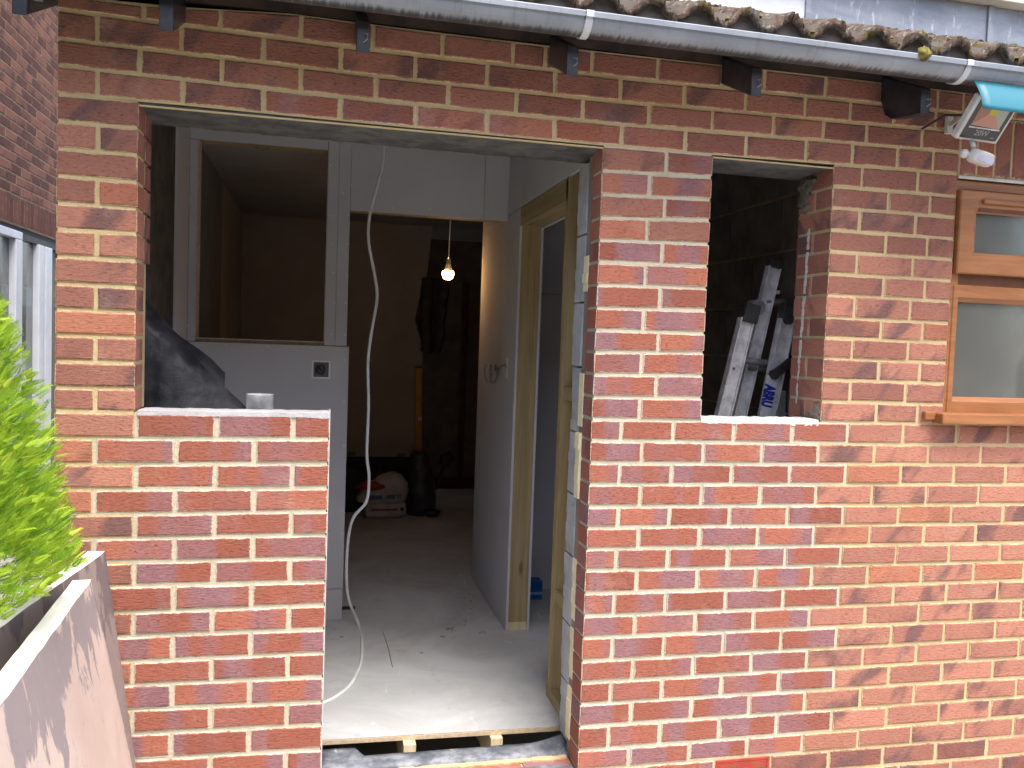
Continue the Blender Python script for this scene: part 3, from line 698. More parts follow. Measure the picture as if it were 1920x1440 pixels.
# far room
fr = thing('far_room_wall', 'cream plastered wall at the back of the dark room, broken away along its right edge', 'wall', (.9, 4.5, .1))
edge_px = [(812, 380), (806, 470), (800, 520), (786, 560), (778, 600), (782, 618), (793, 640), (792, 700), (786, 760), (790, 830), (784, 872)]
ep = [px(u, v, 1, 4.5) for u, v in edge_px]; zb_ = .53
vs = [(.1, 4.5, 2.5), (.1, 4.5, zb_)]; front = [(.1, 2.5)]+[(e.x, min(e.z, 2.5)) for e in ep]+[(ep[-1].x, zb_), (.1, zb_)]
nf_ = len(front); V = [(x, 4.5, z) for x, z in front]+[(x, 4.62, z) for x, z in front]
MB().add(V, [tuple(range(nf_))[::-1]]+[(i, (i+1) % nf_, nf_+(i+1) % nf_, nf_+i) for i in range(nf_)]).build('plaster', Mt['cream'], fr, (.9, 4.5, .1))
MB().box(.1, 1.575, 4.53, 4.62, .1, .53).build('tanked_base', Mt['tank'], fr, (.9, 4.5, .1))
for u, v in ((660, 851), (752, 853)):
    p = px(u, v, 1, 4.49); MB().box(p.x-.035, p.x+.035, 4.492, 4.4995, p.z-.015, p.z+.015).build('socket_hole', Mt['brown_wall'], fr, tuple(p))
br_ = thing('stripped_wall', 'dark brown stripped wall beyond the broken plaster in the far room', 'wall', (2.2, 5.4, .1))
MB().box(.1, 2.75, 5.4, 5.5, .1, 2.5).build('masonry', Mt['brown_wall'], br_, (2.2, 5.4, .1))
p = px(868, 700, 1, 5.38); MB().box(p.x-.03, p.x+.03, 5.35, 5.399, .1, 2.1).build('door_post', simple('dark_red_wood', (.09, .035, .025), (.06, .025, .02), 9), br_, tuple(p))
MB().box(2.66, 2.72, 2.03, 5.5, .1, 2.5).build('side_masonry', Mt['brown_wall'], br_, (2.66, 3, .1))
MB().box(1.5, 2.66, 5.34, 5.398, .1, .2).build('skirting', simple('dark_red_skirting', (.07, .028, .02), (.05, .02, .015), 9), br_, (2, 5.36, .1))
# ragged dark lining hanging at the broken edge
hg = MB(); n1, n2 = 10, 14
for i in range(n1+1):
    for j in range(n2+1):
        s_, t_ = i/n1, j/n2
        w = .26*(1-.45*abs(t_-.35))*(.9+.15*fbm(t_*9, 2))
        hg.v.append((1.62+w*(s_-.25)+.02*fbm(t_*7, s_*3), 4.46-.05*math.sin(s_*9)-.02, 2.05-.62*t_+.03*fbm(s_*8, 4)))
for i in range(n1):
    for j in range(n2): hg.f.append((i*(n2+1)+j, (i+1)*(n2+1)+j, (i+1)*(n2+1)+j+1, i*(n2+1)+j+1)); hg.m.append(0)
o = hg.build('hanging_coat', simple('dark_brown_cloth', (.05, .045, .042), (.075, .065, .06), 8), smooth=True); o.modifiers.new('s', 'SOLIDIFY').thickness = .012
tag(o, 'dark cloth hanging below the light bulb at the back of the far room', 'cloth')

# pendant bulb
bx_ = px(840, 513, 1, 2.42)
pb = thing('pendant_bulb', 'lit bare light bulb hanging on a thin white flex in the dark room', 'light bulb', tuple(bx_))
def lathe(prof, c, n=20, axis='z'):
    vs = []; fs = []
    for r, h in prof:
        for k in range(n): a = 2*math.pi*k/n; vs.append((c[0]+r*math.cos(a), c[1]+r*math.sin(a), c[2]+h))
    for i in range(len(prof)-1):
        for k in range(n): fs.append((i*n+k, i*n+(k+1) % n, (i+1)*n+(k+1) % n, (i+1)*n+k))
    return vs, fs
bm_ = bpy.data.materials.new('lit_bulb'); bm_.use_nodes = True; pr_ = bm_.node_tree.nodes['Principled BSDF']
pr_.inputs['Base Color'].default_value = (1, .8, .5, 1); pr_.inputs['Emission Color'].default_value = (1, .52, .19, 1); pr_.inputs['Emission Strength'].default_value = 20
MB().add(*lathe([(.001, -.038), (.019, -.035), (.031, -.023), (.036, -.005), (.034, .012), (.030, .016)], bx_)).build('glass_bulb', bm_, pb, tuple(bx_), smooth=True)
MB().add(*lathe([(.028, .0162), (.022, .03), (.016, .05), (.014, .085), (.006, .09)], bx_)).build('bulb_holder', Mt['white_plastic'], pb, tuple(bx_), smooth=True)
MB().tube([(bx_.x, bx_.y, bx_.z+.088), (bx_.x+.004, bx_.y, bx_.z+.3), (bx_.x, bx_.y, 2.5)], .003, 6).build('flex', Mt['cable'], pb, tuple(bx_))

# clutter on the far floor
def puffy(x0, x1, y0, y1, z0, z1, mat, name, parent, seedv=0, sag=.02, n=8):
    vs = []; fs = []
    cx, cy, cz = (x0+x1)/2, (y0+y1)/2, (z0+z1)/2; hx, hy, hz = (x1-x0)/2, (y1-y0)/2, (z1-z0)/2
    m = MB(); N = 14; Mm = 9
    for i in range(Mm+1):
        th = -math.pi/2+math.pi*i/Mm
        for j in range(N):
            ph = 2*math.pi*j/N; sg = lambda v, p: math.copysign(abs(v)**p, v)
            X = sg(math.cos(th), .35)*sg(math.cos(ph), .35); Yv = sg(math.cos(th), .35)*sg(math.sin(ph), .35); Z = sg(math.sin(th), .5)
            q = 1+sag*3*fbm(X*2.5+seedv, Yv*3+Z*2, seedv)
            m.v.append((cx+hx*X*q, cy+hy*Yv*q, cz+hz*Z*(q if Z > 0 else 1)))
    for i in range(Mm):
        for j in range(N): m.f.append((i*N+j, i*N+(j+1) % N, (i+1)*N+(j+1) % N, (i+1)*N+j)); m.m.append(0)
    return m.build(name, mat, parent, smooth=True, loc=(cx, cy, z0) if parent else (cx, cy, z0))
s1 = thing('plaster_bag', 'lower white plaster bag with a red stripe lying flat on the far floor', 'bag', (1.285, 4.1, .1))
puffy(1.115, 1.46, 4.0, 4.25, .1, .235, Mt['white_sack'], 'sack', s1, 1)
MB().box(1.17, 1.375, 3.988, 3.996, .172, .184).build('red_stripe', Mt['red_print'], s1, (1.25, 3.99, .17))
MB().box(1.40, 1.425, 3.988, 3.996, .165, .195).build('black_square', Mt['black_plastic'], s1, (1.41, 3.99, .17))
s2 = thing('plaster_bag', 'slumped upper white plaster bag with blue print, stacked on the flat bag', 'bag', (1.25, 4.1, .24))
vs = []; 
m_ = MB(); N = 16
prof = [(1.0, 0), (1.05, .3), (.95, .6), (.6, .9), (.25, 1.0), (.02, .98)]
for r, h in prof:
    for j in range(N):
        a = 2*math.pi*j/N; m_.v.append((1.25+.20*r*math.copysign(abs(math.cos(a))**.6, math.cos(a))+.05*h*math.cos(a*2), 4.12+.12*r*math.copysign(abs(math.sin(a))**.6, math.sin(a)), .232+.17*h*(1+.35*math.cos(a))+.008*fbm(a*3, h*9)))
for i in range(len(prof)-1):
    for j in range(N): m_.f.append((i*N+j, i*N+(j+1) % N, (i+1)*N+(j+1) % N, (i+1)*N+j)); m_.m.append(0)
m_.build('sack', Mt['white_sack'], s2, (1.25, 4.12, .23), smooth=True)
MB().box(1.29, 1.35, 3.982, 3.992, .27, .295, 0, .003).box(1.37, 1.378, 3.985, 3.993, .27, .30).box(1.39, 1.398, 3.99, 3.998, .27, .30).box(1.13, 1.25, 3.985, 3.993, .265, .29, 0, .005).build('blue_print', simple('faded_blue_print', (.10, .16, .30), None), s2, (1.3, 4, .27))
ob = thing('orange_bag', 'small orange red plastic bag lying on top of the white plaster bags', 'bag', (1.17, 4.08, .35))
blob((1.16, 4.03, .36), (.11, .06, .035), 'bag', Mt['orange_bag'], ob, 14, 9, 4, .35)
bs = thing('rubble_sack', 'full black rubble sack standing beside the white plaster bags', 'sack', (1.6, 4.15, .1))
m_ = MB(); N = 18
prof = [(.95, 0), (1.02, .12), (1.0, .35), (.93, .55), (.82, .72), (.66, .85), (.62, .95), (.5, 1.0), (.05, .97)]
for r, h in prof:
    for j in range(N):
        a = 2*math.pi*j/N; q = r*(1+.08*fbm(a*2.5, h*6, 2)); m_.v.append((1.59-.03*h+.125*q*math.cos(a), 4.2+.13*q*math.sin(a), .1+.52*h+.01*fbm(a*3, h*3)))
for i in range(len(prof)-1):
    for j in range(N): m_.f.append((i*N+j, i*N+(j+1) % N, (i+1)*N+(j+1) % N, (i+1)*N+j)); m_.m.append(0)
m_.build('sack', Mt['black_sack'], bs, (1.6, 4.2, .1), smooth=True)
blob((1.66, 4.07, .13), (.07, .05, .03), 'loose_corner', Mt['black_sack'], bs, 12, 7, 8, .5)
sp = thing('spade', 'black D handled spade leaning behind the black rubble sack', 'spade', (1.75, 4.4, .1))
g_ = px(838, 862, 1, 4.35)
MB().tube([(1.68, 4.42, .12), (g_.x-.02, g_.y, g_.z-.04)], .016, 8).build('shaft', Mt['black_plastic'], sp, (1.7, 4.4, .1), smooth=True)
MB().tube([(g_.x-.05, g_.y, g_.z-.03), (g_.x-.05, g_.y, g_.z+.03), (g_.x+.02, g_.y, g_.z+.06), (g_.x+.05, g_.y, g_.z+.01), (g_.x-.01, g_.y, g_.z-.05), (g_.x-.05, g_.y, g_.z-.03)], .018, 8).build('handle', Mt['black_plastic'], sp, tuple(g_), smooth=True)
tb = thing('dust_sheet', 'dark teal dust sheet bundled on the floor behind the plaster bags', 'dust sheet', (1.15, 4.38, .1))
m_ = MB(); n1, n2 = 26, 8
for i in range(n1+1):
    for j in range(n2+1):
        s_, t_ = i/n1, j/n2; m_.v.append((.82+.75*s_, 4.28+.18*t_, .1+(.36+.05*fbm(s_*11, 1))*math.sin(min(1, t_*1.6)*math.pi/2)*(1-.15*s_)+.02*fbm(s_*18, t_*8)))
for i in range(n1):
    for j in range(n2): m_.f.append((i*(n2+1)+j, (i+1)*(n2+1)+j, (i+1)*(n2+1)+j+1, i*(n2+1)+j+1)); m_.m.append(0)
o = m_.build('sheet', Mt['teal_sheet'], tb, (1.15, 4.38, .1), smooth=True); o.modifiers.new('s', 'SOLIDIFY').thickness = .01
lv = thing('spirit_level', 'long yellow spirit level standing against the cream wall of the dark room', 'spirit level', (1.56, 4.42, .1))
a_, b_ = px(785, 690, 1, 4.45), px(784, 860, 1, 4.42); d_ = (b_-a_); e_ = a_+d_*((.12-a_.z)/(b_.z-a_.z))
MB().beam(a_, e_, .055, .025, (0, 1, 0)).build('body', Mt['yellow'], lv, tuple(e_), bevel=.002)
MB().beam(a_+Vector((0, 0, .012)), a_, .058, .028, (0, 1, 0)).build('end_cap', Mt['black_plastic'], lv, tuple(a_))
MB().box(1.57, 1.60, 4.42, 4.425, .85, .88).build('vial', Mt['white_label'], lv, (1.58, 4.42, .86))
# blue carton
bc = thing('blue_carton', 'small bright blue carton on the floor behind the boarded stud end', 'box', (1.94, 1.88, .1))
MB().box(1.86, 1.998, 1.84, 1.93, .1008, .205).build('carton', Mt['blue_card'], bc, (1.94, 1.88, .1), bevel=.002)
MB().box(1.862, 1.996, 1.8385, 1.8397, .13, .145).build('print_band', simple('pale_blue_print', (.25, .42, .6), None), bc, (1.94, 1.84, .13))
# debris
db = MB()
for u, v, s in [(843, 1180, .016), (905, 1188, .014), (830, 1194, .01), (700, 1010, .015), (790, 1225, .006), (640, 1195, .006), (735, 1012, .012)]:
    p = px(u, v, 2, .1); db.box(p.x-s*1.2, p.x+s*1.2, p.y-s*.5, p.y+s*.5, .1005, .1005+s*.5, 0, s*.3)
for i in range(60):
    p = px(900-i*.6+random.uniform(-22, 6), 1100+i*1.3+random.uniform(-8, 12), 2, .1); s = random.uniform(.001, .004); db.box(p.x-s, p.x+s, p.y-s, p.y+s, .1003, .1003+s, 0, s*.3)
tag(db.build('plaster_crumbs', simple('crumbs', (.34, .24, .17), (.5, .42, .36), 60)), 'crumbs of plaster and wood on the screed floor near the partition', 'debris', kind='stuff')
p = px(655, 1142, 2, .1); MB_ = MB().box(p.x-.045, p.x+.03, p.y-.012, p.y+.012, .1005, .112)
tag(MB_.build('door_packer', Mt['black_plastic'], loc=tuple(p)), 'small black plastic packer on the floor at the foot of the partition', 'packer')
a_, b_ = px(718, 1185, 2, .101), px(736, 1251, 2, .101)
tag(MB().tube([a_+Vector((0, 0, .001)), (a_+b_)/2+Vector((.004, 0, .001)), b_+Vector((0, 0, .001))], .0016, 5).build('wire_offcut', Mt['grey_cable'], loc=tuple(a_)), 'thin dark wire offcut lying straight on the screed floor', 'wire')

# white cable
def spline(pts, n=8):
    P_ = [Vector(p) for p in pts]; out = []
    for i in range(len(P_)-1):
        p0, p1, p2, p3 = P_[max(i-1, 0)], P_[i], P_[i+1], P_[min(i+2, len(P_)-1)]
        for k in range(n):
            t = k/n; out.append(.5*((2*p1)+(-p0+p2)*t+(2*p0-5*p1+4*p2-p3)*t*t+(-p0+3*p1-3*p2+p3)*t**3))
    return out+[P_[-1]]
cp = [px(u, v, 1, y) for u, v, y in [(722, 255, 1.45), (718, 300, 1.45), (708, 345, 1.42), (694, 400, 1.4), (691, 450, 1.38), (703, 520, 1.38), (707, 560, 1.38), (697, 620, 1.38), (690, 680, 1.38), (691, 760, 1.38), (688, 850, 1.38), (692, 895, 1.38), (687, 940, 1.38), (662, 972, 1.4), (652, 1020, 1.42), (650, 1090, 1.45), (656, 1130, 1.47)]]
cp += [px(u, v, 2, .1055) for u, v in [(673, 1172), (679, 1210), (676, 1245), (660, 1280), (635, 1303), (605, 1318), (560, 1330)]]
cp[0].z = 2.62
tag(MB().tube(spline(cp), .0074, 8).build('white_cable', Mt['cable'], loc=tuple(cp[8]), smooth=True), 'loose white electric cable hanging down across the dark door gap and trailing over the floor', 'cable')

# black polythene heap inside the left opening
def drape(ridge, y, ybot, zbot, name, parent, thick=.004, sd_=0, n2=16, amp=.012):
    R0 = spline([px(u, v, 1, y) for u, v in ridge], 6); n1 = len(R0)-1; m = MB()
    for i, r in enumerate(R0):
        for j in range(n2+1):
            t = j/n2; s = i/n1
            z = r.z+(zbot-r.z)*t**1.1; yy = r.y+(ybot-r.y)*min(1, t*1.3)**.7
            wv = amp*fbm(s*9+t*4, t*5-s*3, sd_)*min(1, t*4+.25)
            m.v.append((r.x+.5*wv, yy+1.4*wv-.02*math.sin(s*3)*t, z+.4*wv))
    for i in range(n1):
        for j in range(n2): m.f.append((i*(n2+1)+j, (i+1)*(n2+1)+j, (i+1)*(n2+1)+j+1, i*(n2+1)+j+1)); m.m.append(0)
    o = m.build(name, Mt['dpm'], parent, smooth=True, loc=(R0[n1//2].x, y, .1)); q = o.modifiers.new('s', 'SOLIDIFY'); q.thickness = thick; return o
dh = thing('black_sheeting', 'crumpled black polythene sheeting heaped inside the left corner of the opening', 'plastic sheeting', (.3, .5, .1))
drape([(255, 545), (285, 588), (325, 622), (365, 668), (400, 706), (432, 737), (462, 765), (478, 790)], .47, .33, .12, 'front_fold', dh)
drape([(270, 560), (300, 590), (335, 628), (365, 650), (395, 672), (414, 692), (418, 700), (412, 715)], .60, .52, .12, 'rear_fold', dh, .006, 3, 12)
# tin
p = px(487, 765, 1, .195)
tn = thing('metal_tin', 'open silver metal tin standing on the low brick wall', 'tin', (p.x, .195, 1.314))
zt = px(487, 739, 1, .195).z
m_ = MB(); m_.add(*lathe([(.040, 1.2875), (.0425, 1.289), (.0425, zt-.003), (.0435, zt-.001), (.0435, zt), (.0405, zt), (.0405, 1.291), (.001, 1.291)], (p.x, .195, 0), 32)); m_.build('tin_body', Mt['tin'], tn, (p.x, .195, 1.31), smooth=True)

# ---------------------------------------------------------------- ladder in the small window
ld = thing('aluminium_ladder', 'folding aluminium ladder leaning inside the small window opening', 'ladder', (2.3, .5, .1))
def stile(p0, p1, w, y, mat='alu', ext=1.25):
    a = px(*p0, 1, y); b = px(*p1, 1, y); d = (b-a); e = b+d.normalized()*((b.z-.12)/abs(d.normalized().z)) if b.z > .12 else b
    e = Vector((e.x, e.y, e.z))
    ax = (e-a).normalized(); side = Vector((0, 1, 0)).cross(ax).normalized(); m = MB()
    m.beam(a, e, .022, w-.006, side)            # web (thin in depth)
    for s in (-1, 1): m.beam(a+side*s*(w/2-.0025)+Vector((0, -.006, 0)), e+side*s*(w/2-.0025)+Vector((0, -.006, 0)), .036, .005, side)
    m.build('stile', Mt[mat], ld, tuple(a), bevel=.0012); return a, e, side, ax
S1 = stile((1398, 598), (1355, 775), .060, .42)
S2 = stile((1450, 497), (1385, 775), .056, .50)
S3 = stile((1475, 590), (1437, 775), .064, .40)
S4 = stile((1496, 640), (1470, 775), .050, .48)
def cap(u, v, w, h, y, st_, tilt=0):
    c = px(u, v, 1, y); m = MB(); ax = st_[3]; m.beam(c+ax*h/2, c-ax*h/2, .042, w, st_[2]); return m.build('end_cap', Mt['black_plastic'], ld, tuple(c), bevel=.006, seg=3)
cap(1452, 495, .060, .035, .495, S2)
cap(1406, 588, .066, .075, .412, S1); cap(1479, 586, .070, .07, .392, S3); 
c = px(1418, 572, 1, .44); MB().tube([c+Vector((-.0, -.02, -.01)), c+Vector((.0, .04, -.01))], .032, 14).build('hinge', Mt['alu_dull'], ld, tuple(c), smooth=False, bevel=.003)
c = px(1478, 600, 1, .38); MB().tube([c+Vector((0, -.012, 0)), c+Vector((0, .03, 0))], .019, 14).build('hinge', Mt['black_plastic'], ld, tuple(c), bevel=.003)
for (u0, v0, u1, v1, y, r) in ((1435, 566, 1482, 566, .50, .013), (1384, 674, 1452, 682, .43, .013), (1402, 688, 1452, 695, .49, .014)):
    MB().tube([px(u0, v0, 1, y), px(u1, v1, 1, y)], r, 10).build('rung', Mt['alu_dull'], ld, tuple(px(u0, v0, 1, y)), smooth=True)
a_, b_ = px(1452, 702, 1, .372), px(1482, 678, 1, .372)
MB().beam(a_, b_, .012, .036, (0, 0, 1)).tube([a_+Vector((0, -.008, 0)), a_+Vector((0, .012, 0))], .021, 14).build('locking_lever', Mt['black_plastic'], ld, tuple(a_), bevel=.003)
c = px(1455, 548, 1, .49); MB().tube([c, c+Vector((.012, -.01, 0))], .009, 8).build('rivet', Mt['alu'], ld, tuple(c))
c = px(1376, 691, 1, .405); MB().tube([c+Vector((0, -.004, 0)), c+Vector((0, .004, 0))], .005, 8).build('rivet', Mt['alu_dull'], ld, tuple(c))
# printed label on the third stile
a, e, side, ax = S3
l0, l1 = px(1449, 705, 1, .376), px(1437, 775, 1, .376)
lab = MB().beam(l0+ax*.0, l1+ax*.06, .0012, .052, side).build('label', Mt['white_label'], ld, tuple(l0))
def text_mesh(s, size, name, mat, parent, origin, xdir, ydir, bold=.0, sx=1.0, shear=0):
    cu = bpy.data.curves.new(name, 'FONT'); cu.body = s; cu.size = size; cu.align_x = 'LEFT'; cu.align_y = 'CENTER'; cu.extrude = .0003; cu.offset = bold; cu.resolution_u = 3; cu.shear = shear
    to = bpy.data.objects.new(name+'_tmp', cu); COL.objects.link(to); bpy.context.view_layer.update()
    me = bpy.data.meshes.new_from_object(to.evaluated_get(bpy.context.evaluated_depsgraph_get())); COL.objects.unlink(to); bpy.data.objects.remove(to)
    xd = Vector(xdir).normalized(); yd = Vector(ydir).normalized(); zd = xd.cross(yd)
    me.name = name; me.materials.clear(); me.materials.append(mat)
    pm = Vector((0, 0, 0)); q = parent
    while q is not None: pm += q.location; q = q.parent
    for v in me.vertices: c = v.co.copy(); v.co = xd*c.x*sx+yd*c.y+zd*c.z
    o = bpy.data.objects.new(name, me); COL.objects.link(o); o.parent = parent; o.location = Vector(origin)-pm
    return o
side_r = side if side.x > 0 else -side
text_mesh('ABRU', .062, 'lettering', Mt['blue_print'], ld, px(1444, 722, 1, .3745)+side_r*.0, ax, side_r, .0042, .56)
# second label on the last stile
l0, l1 = px(1487, 715, 1, .455), px(1473, 775, 1, .455)
MB().beam(l0, l1+ax*.05, .0012, .040, side).build('label', Mt['white_label'], ld, tuple(l0))
m_ = MB(); l2 = l0+(l1-l0)*.33; m_.beam(l2, l2+ax*.028, .0014, .034, side).beam(l0+ax*.006, l0+ax*.009, .0014, .02, side).beam(l2+ax*.05, l2+ax*.052, .0014, .034, side)
m_.build('label_print', Mt['blue_print'], ld, tuple(l2), kind='stuff').location += Vector((0, -.001, 0))

# ---------------------------------------------------------------- brown window, right
wn_ = thing('brown_window', 'wood grain brown plastic window with obscured glass and a top fanlight', 'window', (3.4, .03, 1.33))
YF, YS = .012, -.012
xo = 2.997; XR = 3.84
def pz(u, v, y): return px(u, v, 1, y)
fz1 = 2.198
zbot = pz(1775, 776, YF).z
m_ = MB()
def frame_ring(x0, x1, z0, z1, w, y0, y1, name, bevel=.004, wl=None, mat='oak'):
    wl = wl or w; m = MB(); vs = []
    ins = [(0, 0), (0, 0), (1, 0), (1, 1)]
    out = [(x0, z0), (x1, z0), (x1, z1), (x0, z1)]; inn = [(x0+wl, z0+w), (x1-w, z0+w), (x1-w, z1-w), (x0+wl, z1-w)]
    mid = [(x0+wl*.72, z0+w*.72), (x1-w*.72, z0+w*.72), (x1-w*.72, z1-w*.72), (x0+wl*.72, z1-w*.72)]
    lay = [(out, y1), (out, y0+.004), ([(a+(.004 if a == x0 else -.004), b+(.004 if b == z0 else -.004)) for a, b in out], y0), (mid, y0), (inn, y0+.014), (inn, y1)]
    for r, y in lay: vs += [(a, y, b) for a, b in r]
    fs = [(l*4+k, l*4+(k+1) % 4, (l+1)*4+(k+1) % 4, (l+1)*4+k) for l in range(5) for k in range(4)]
    return m.add(vs, fs).build(name, Mt[mat], wn_, (x0, y0, z0))
zt_ = pz(1800, 526, YF).z
sx0 = pz(1799, 430, YS).x; gx0 = pz(1834, 430, YS).x; gz1 = pz(1834, 396, YS).z; gz0 = pz(1834, 478, YS).z; sz0 = pz(1799, 512, YS).z
frame_ring(xo, XR, zbot, fz1, .045, YF, .09, 'frame')
MB().box(xo+.03, XR-.03, YF+.002, .085, zt_-.020, sz0+.001).build('transom', Mt['oak_dark'], wn_, (3.4, YF, zt_))
frame_ring(sx0, XR-.01, sz0, gz1+.075, gx0-sx0, YS, YF-.0005, 'fanlight_sash', wl=gx0-sx0)
MB().box(gx0+.01, XR-.06, YS-.012, YS-.0005, gz1+.028, gz1+.045).build('vent', Mt['oak'], wn_, (3.4, YS, gz1), bevel=.004)
MB().box(gx0+.002, XR-.06, YS+.002, YS+.006, gz1-.001, gz1+.022).build('vent_groove', Mt['oak_dark'], wn_, (3.4, YS, gz1))
MB().box(sx0+.03, XR-.03, YF+.006, YF+.012, sz0+.02, gz1+.03).build('glass_pane', Mt['obscure'], wn_, (3.4, YF, gz0))
lx0 = pz(1790, 640, YF+.01).x; lz1 = pz(1800, 541, YF).z; lz0 = pz(1790, 744, YF).z
MB().box(xo+.02, XR-.02, YF+.018, YF+.024, zbot+.02, zt_).build('glass_pane', Mt['obscure'], wn_, (3.4, YF, lz0))
MB().box(xo+.04, XR-.04, YF+.001, YF+.016, lz1, lz1+.02).build('gasket', Mt['oak_dark'], wn_, (3.4, YF, lz1))
# lower bead, mitred look
frame_ring(xo+.012, XR-.012, zbot+.002, zt_-.016, lz0-zbot-.002, YF-.004, YF+.02, 'bead', wl=lx0-xo-.012)
s0 = px(1752, 786, 1, -.055); zs1 = px(1790, 776, 1, -.055).z; zs0 = px(1790, 796, 1, -.055).z
MB().box(px(1768, 786, 1, -.055).x, XR+.05, -.055, YF+.01, zs0, zs1).box(px(1768, 786, 1, -.055).x-.045, px(1768, 786, 1, -.055).x-.0005, -.020, .0, zs0+.012, zs1+.004).build('sill', Mt['oak'], wn_, (3.4, -.02, zs0), bevel=.004)
MB().box(xo-.004, XR, -.004, .004, fz1+.001, fz1+.011).build('sealant', Mt['mort_wash'], wn_, (3.4, 0, fz1))
MB().box(2.90, 3.86, .62, .64, 1.2, 2.4).box(2.90, 3.86, .1, .64, 1.16, 1.2).build('room_lining', simple('pale_room', (.55, .55, .5), (.5, .5, .46), 3), wn_, (3.4, .6, 1.3))
bt = thing('blue_bottle', 'pale blue bottle blurred behind the obscured lower window pane', 'bottle', (3.29, .10, 1.38))
pb_ = px(1910, 745, 1, .12); m_ = MB(); m_.add(*lathe([(.036, 0), (.040, .02), (.040, .12), (.034, .15), (.016, .17), (.016, .19), (.001, .192)], (pb_.x+.005, .085, pb_.z-.01), 20)); m_.build('bottle_body', simple('pale_blue_plastic', (.45, .78, .85), None, rough=.3), bt, (3.29, .1, 1.38), smooth=True)
MB().box(3.1, 3.8, .055, .2, pb_.z-.03, pb_.z-.0105).build('inner_sill', Mt['white_plastic'], wn_, (3.4, .1, pb_.z))

# ---------------------------------------------------------------- eaves: rafters, gutter, tiles
TAN = math.tan(R_(25))
for i, (x, lbl) in enumerate([(-.033, 'leftmost black rafter end, a doubled one at the corner of the wall'), (.322, 'black painted rafter end, second from the left above the pier'), (.842, 'black painted rafter end above the partition opening'), (1.457, 'black painted rafter end with a hook, above the right end of the doorway lintel'), (2.060, 'black painted rafter end above the small window'), (2.675, 'black painted rafter end nearest the floodlight'), (3.28, 'black rafter end half hidden behind the blue film of the floodlight')]):
    w = .036; m_ = MB(); yf = -.205; zf_ = 2.343; top = .105
    for yy in [0]:
        prof = [(yf, zf_), (yf, zf_+.088), (.6, zf_+.088+(.6-yf)*TAN), (.6, 2.439+.6*TAN), (0, 2.439)]
        if i == 5: prof = [(yf, zf_+.006), (yf, zf_+.088), (.6, zf_+.088+(.6-yf)*TAN), (.6, 2.439+.6*TAN), (0, 2.439), (-.02, 2.39), (-.06, 2.365), (-.13, 2.355)]
        n_ = len(prof); vs = [(x-w/2, y, z) for y, z in prof]+[(x+w/2, y, z) for y, z in prof]
        m_.add(vs, [tuple(range(n_)), tuple(n_+k for k in range(n_))[::-1]]+[(k, n_+k, n_+(k+1) % n_, (k+1) % n_) for k in range(n_)])
    rt = thing('rafter', lbl, 'rafter', (x, yf, zf_), 'rafter ends under the gutter')
    m_.build('timber', Mt['black_paint'], rt, (x, yf, zf_), bevel=.0025)
    if i == 0: MB().box(x-.03, x+.055, yf-.004, yf+.02, zf_+.045, zf_+.085).build('block_piece', Mt['black_paint'], rt, (x, yf, zf_+.05), bevel=.002)
    if i >= 2: MB().tube([(x+.002, yf-.001, zf_+.052), (x+.010, yf-.012, zf_+.05), (x+.010, yf-.012, zf_+.035), (x+.002, yf-.002, zf_+.028)], .002, 6).build('hook', Mt['alu_dull'], rt, (x, yf, zf_+.05))
gt = thing('gutter', 'grey plastic rain gutter with algae stains and shade painted on its underside running along the eaves', 'gutter', (1.5, -.27, 2.44))
prof = []
R0 = .052; cy, cz = -.268, 2.488
for a in np.linspace(180, 360, 17): prof.append((cy-math.cos(R_(a-180))*R0*1.0, cz-abs(math.sin(R_(a)))*R0*.98))
prof = [(cy-R0-.004, cz+.004), (cy-R0-.006, cz+.001), (cy-R0-.005, cz-.013)]+prof[1:]+[(cy+R0, cz+.006)]
inner = [(y*.94+cy*.06, z*.94+(cz+.006)*.06) for y, z in prof][::-1]
pr2 = prof+inner; n_ = len(pr2)
def ext(x0, x1, pr, name, mat, parent, n=1):
    m = MB(); N = len(pr)
    for i in range(n+1): m.v += [(x0+(x1-x0)*i/n, y, z) for y, z in pr]
    for i in range(n):
        for k in range(N): m.f.append((i*N+k, i*N+(k+1) % N, (i+1)*N+(k+1) % N, (i+1)*N+k)); m.m.append(0)
    m.add([], []); m.f += [tuple(range(N))[::-1], tuple(n*N+k for k in range(N))]; m.m += [0, 0]
    return m.build(name, mat, parent, ((x0+x1)/2, cy, cz))
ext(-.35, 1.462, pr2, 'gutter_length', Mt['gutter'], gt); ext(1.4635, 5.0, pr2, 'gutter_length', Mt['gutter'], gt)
for x in (1.468, 2.735):
    po = [(cy+(y-cy)*1.06, cz+(z-cz)*1.07) for y, z in prof]; pi_ = [(cy+(y-cy)*1.005, cz+(z-cz)*1.005) for y, z in prof][::-1]
    ext(x-.011, x+.011, po+pi_, 'gutter_clip', Mt['white_pvc'], gt)
ms_ = thing('moss_clump', 'round clump of moss sitting on the gutter lip below the tiles', 'moss', (2.58, -.32, 2.5))
pm_ = px(1733, 103, 1, -.325); blob((pm_.x, -.322, pm_.z+.004), (.024, .02, .02), 'moss', Mt['moss'], ms_, 18, 12, 2, .25)
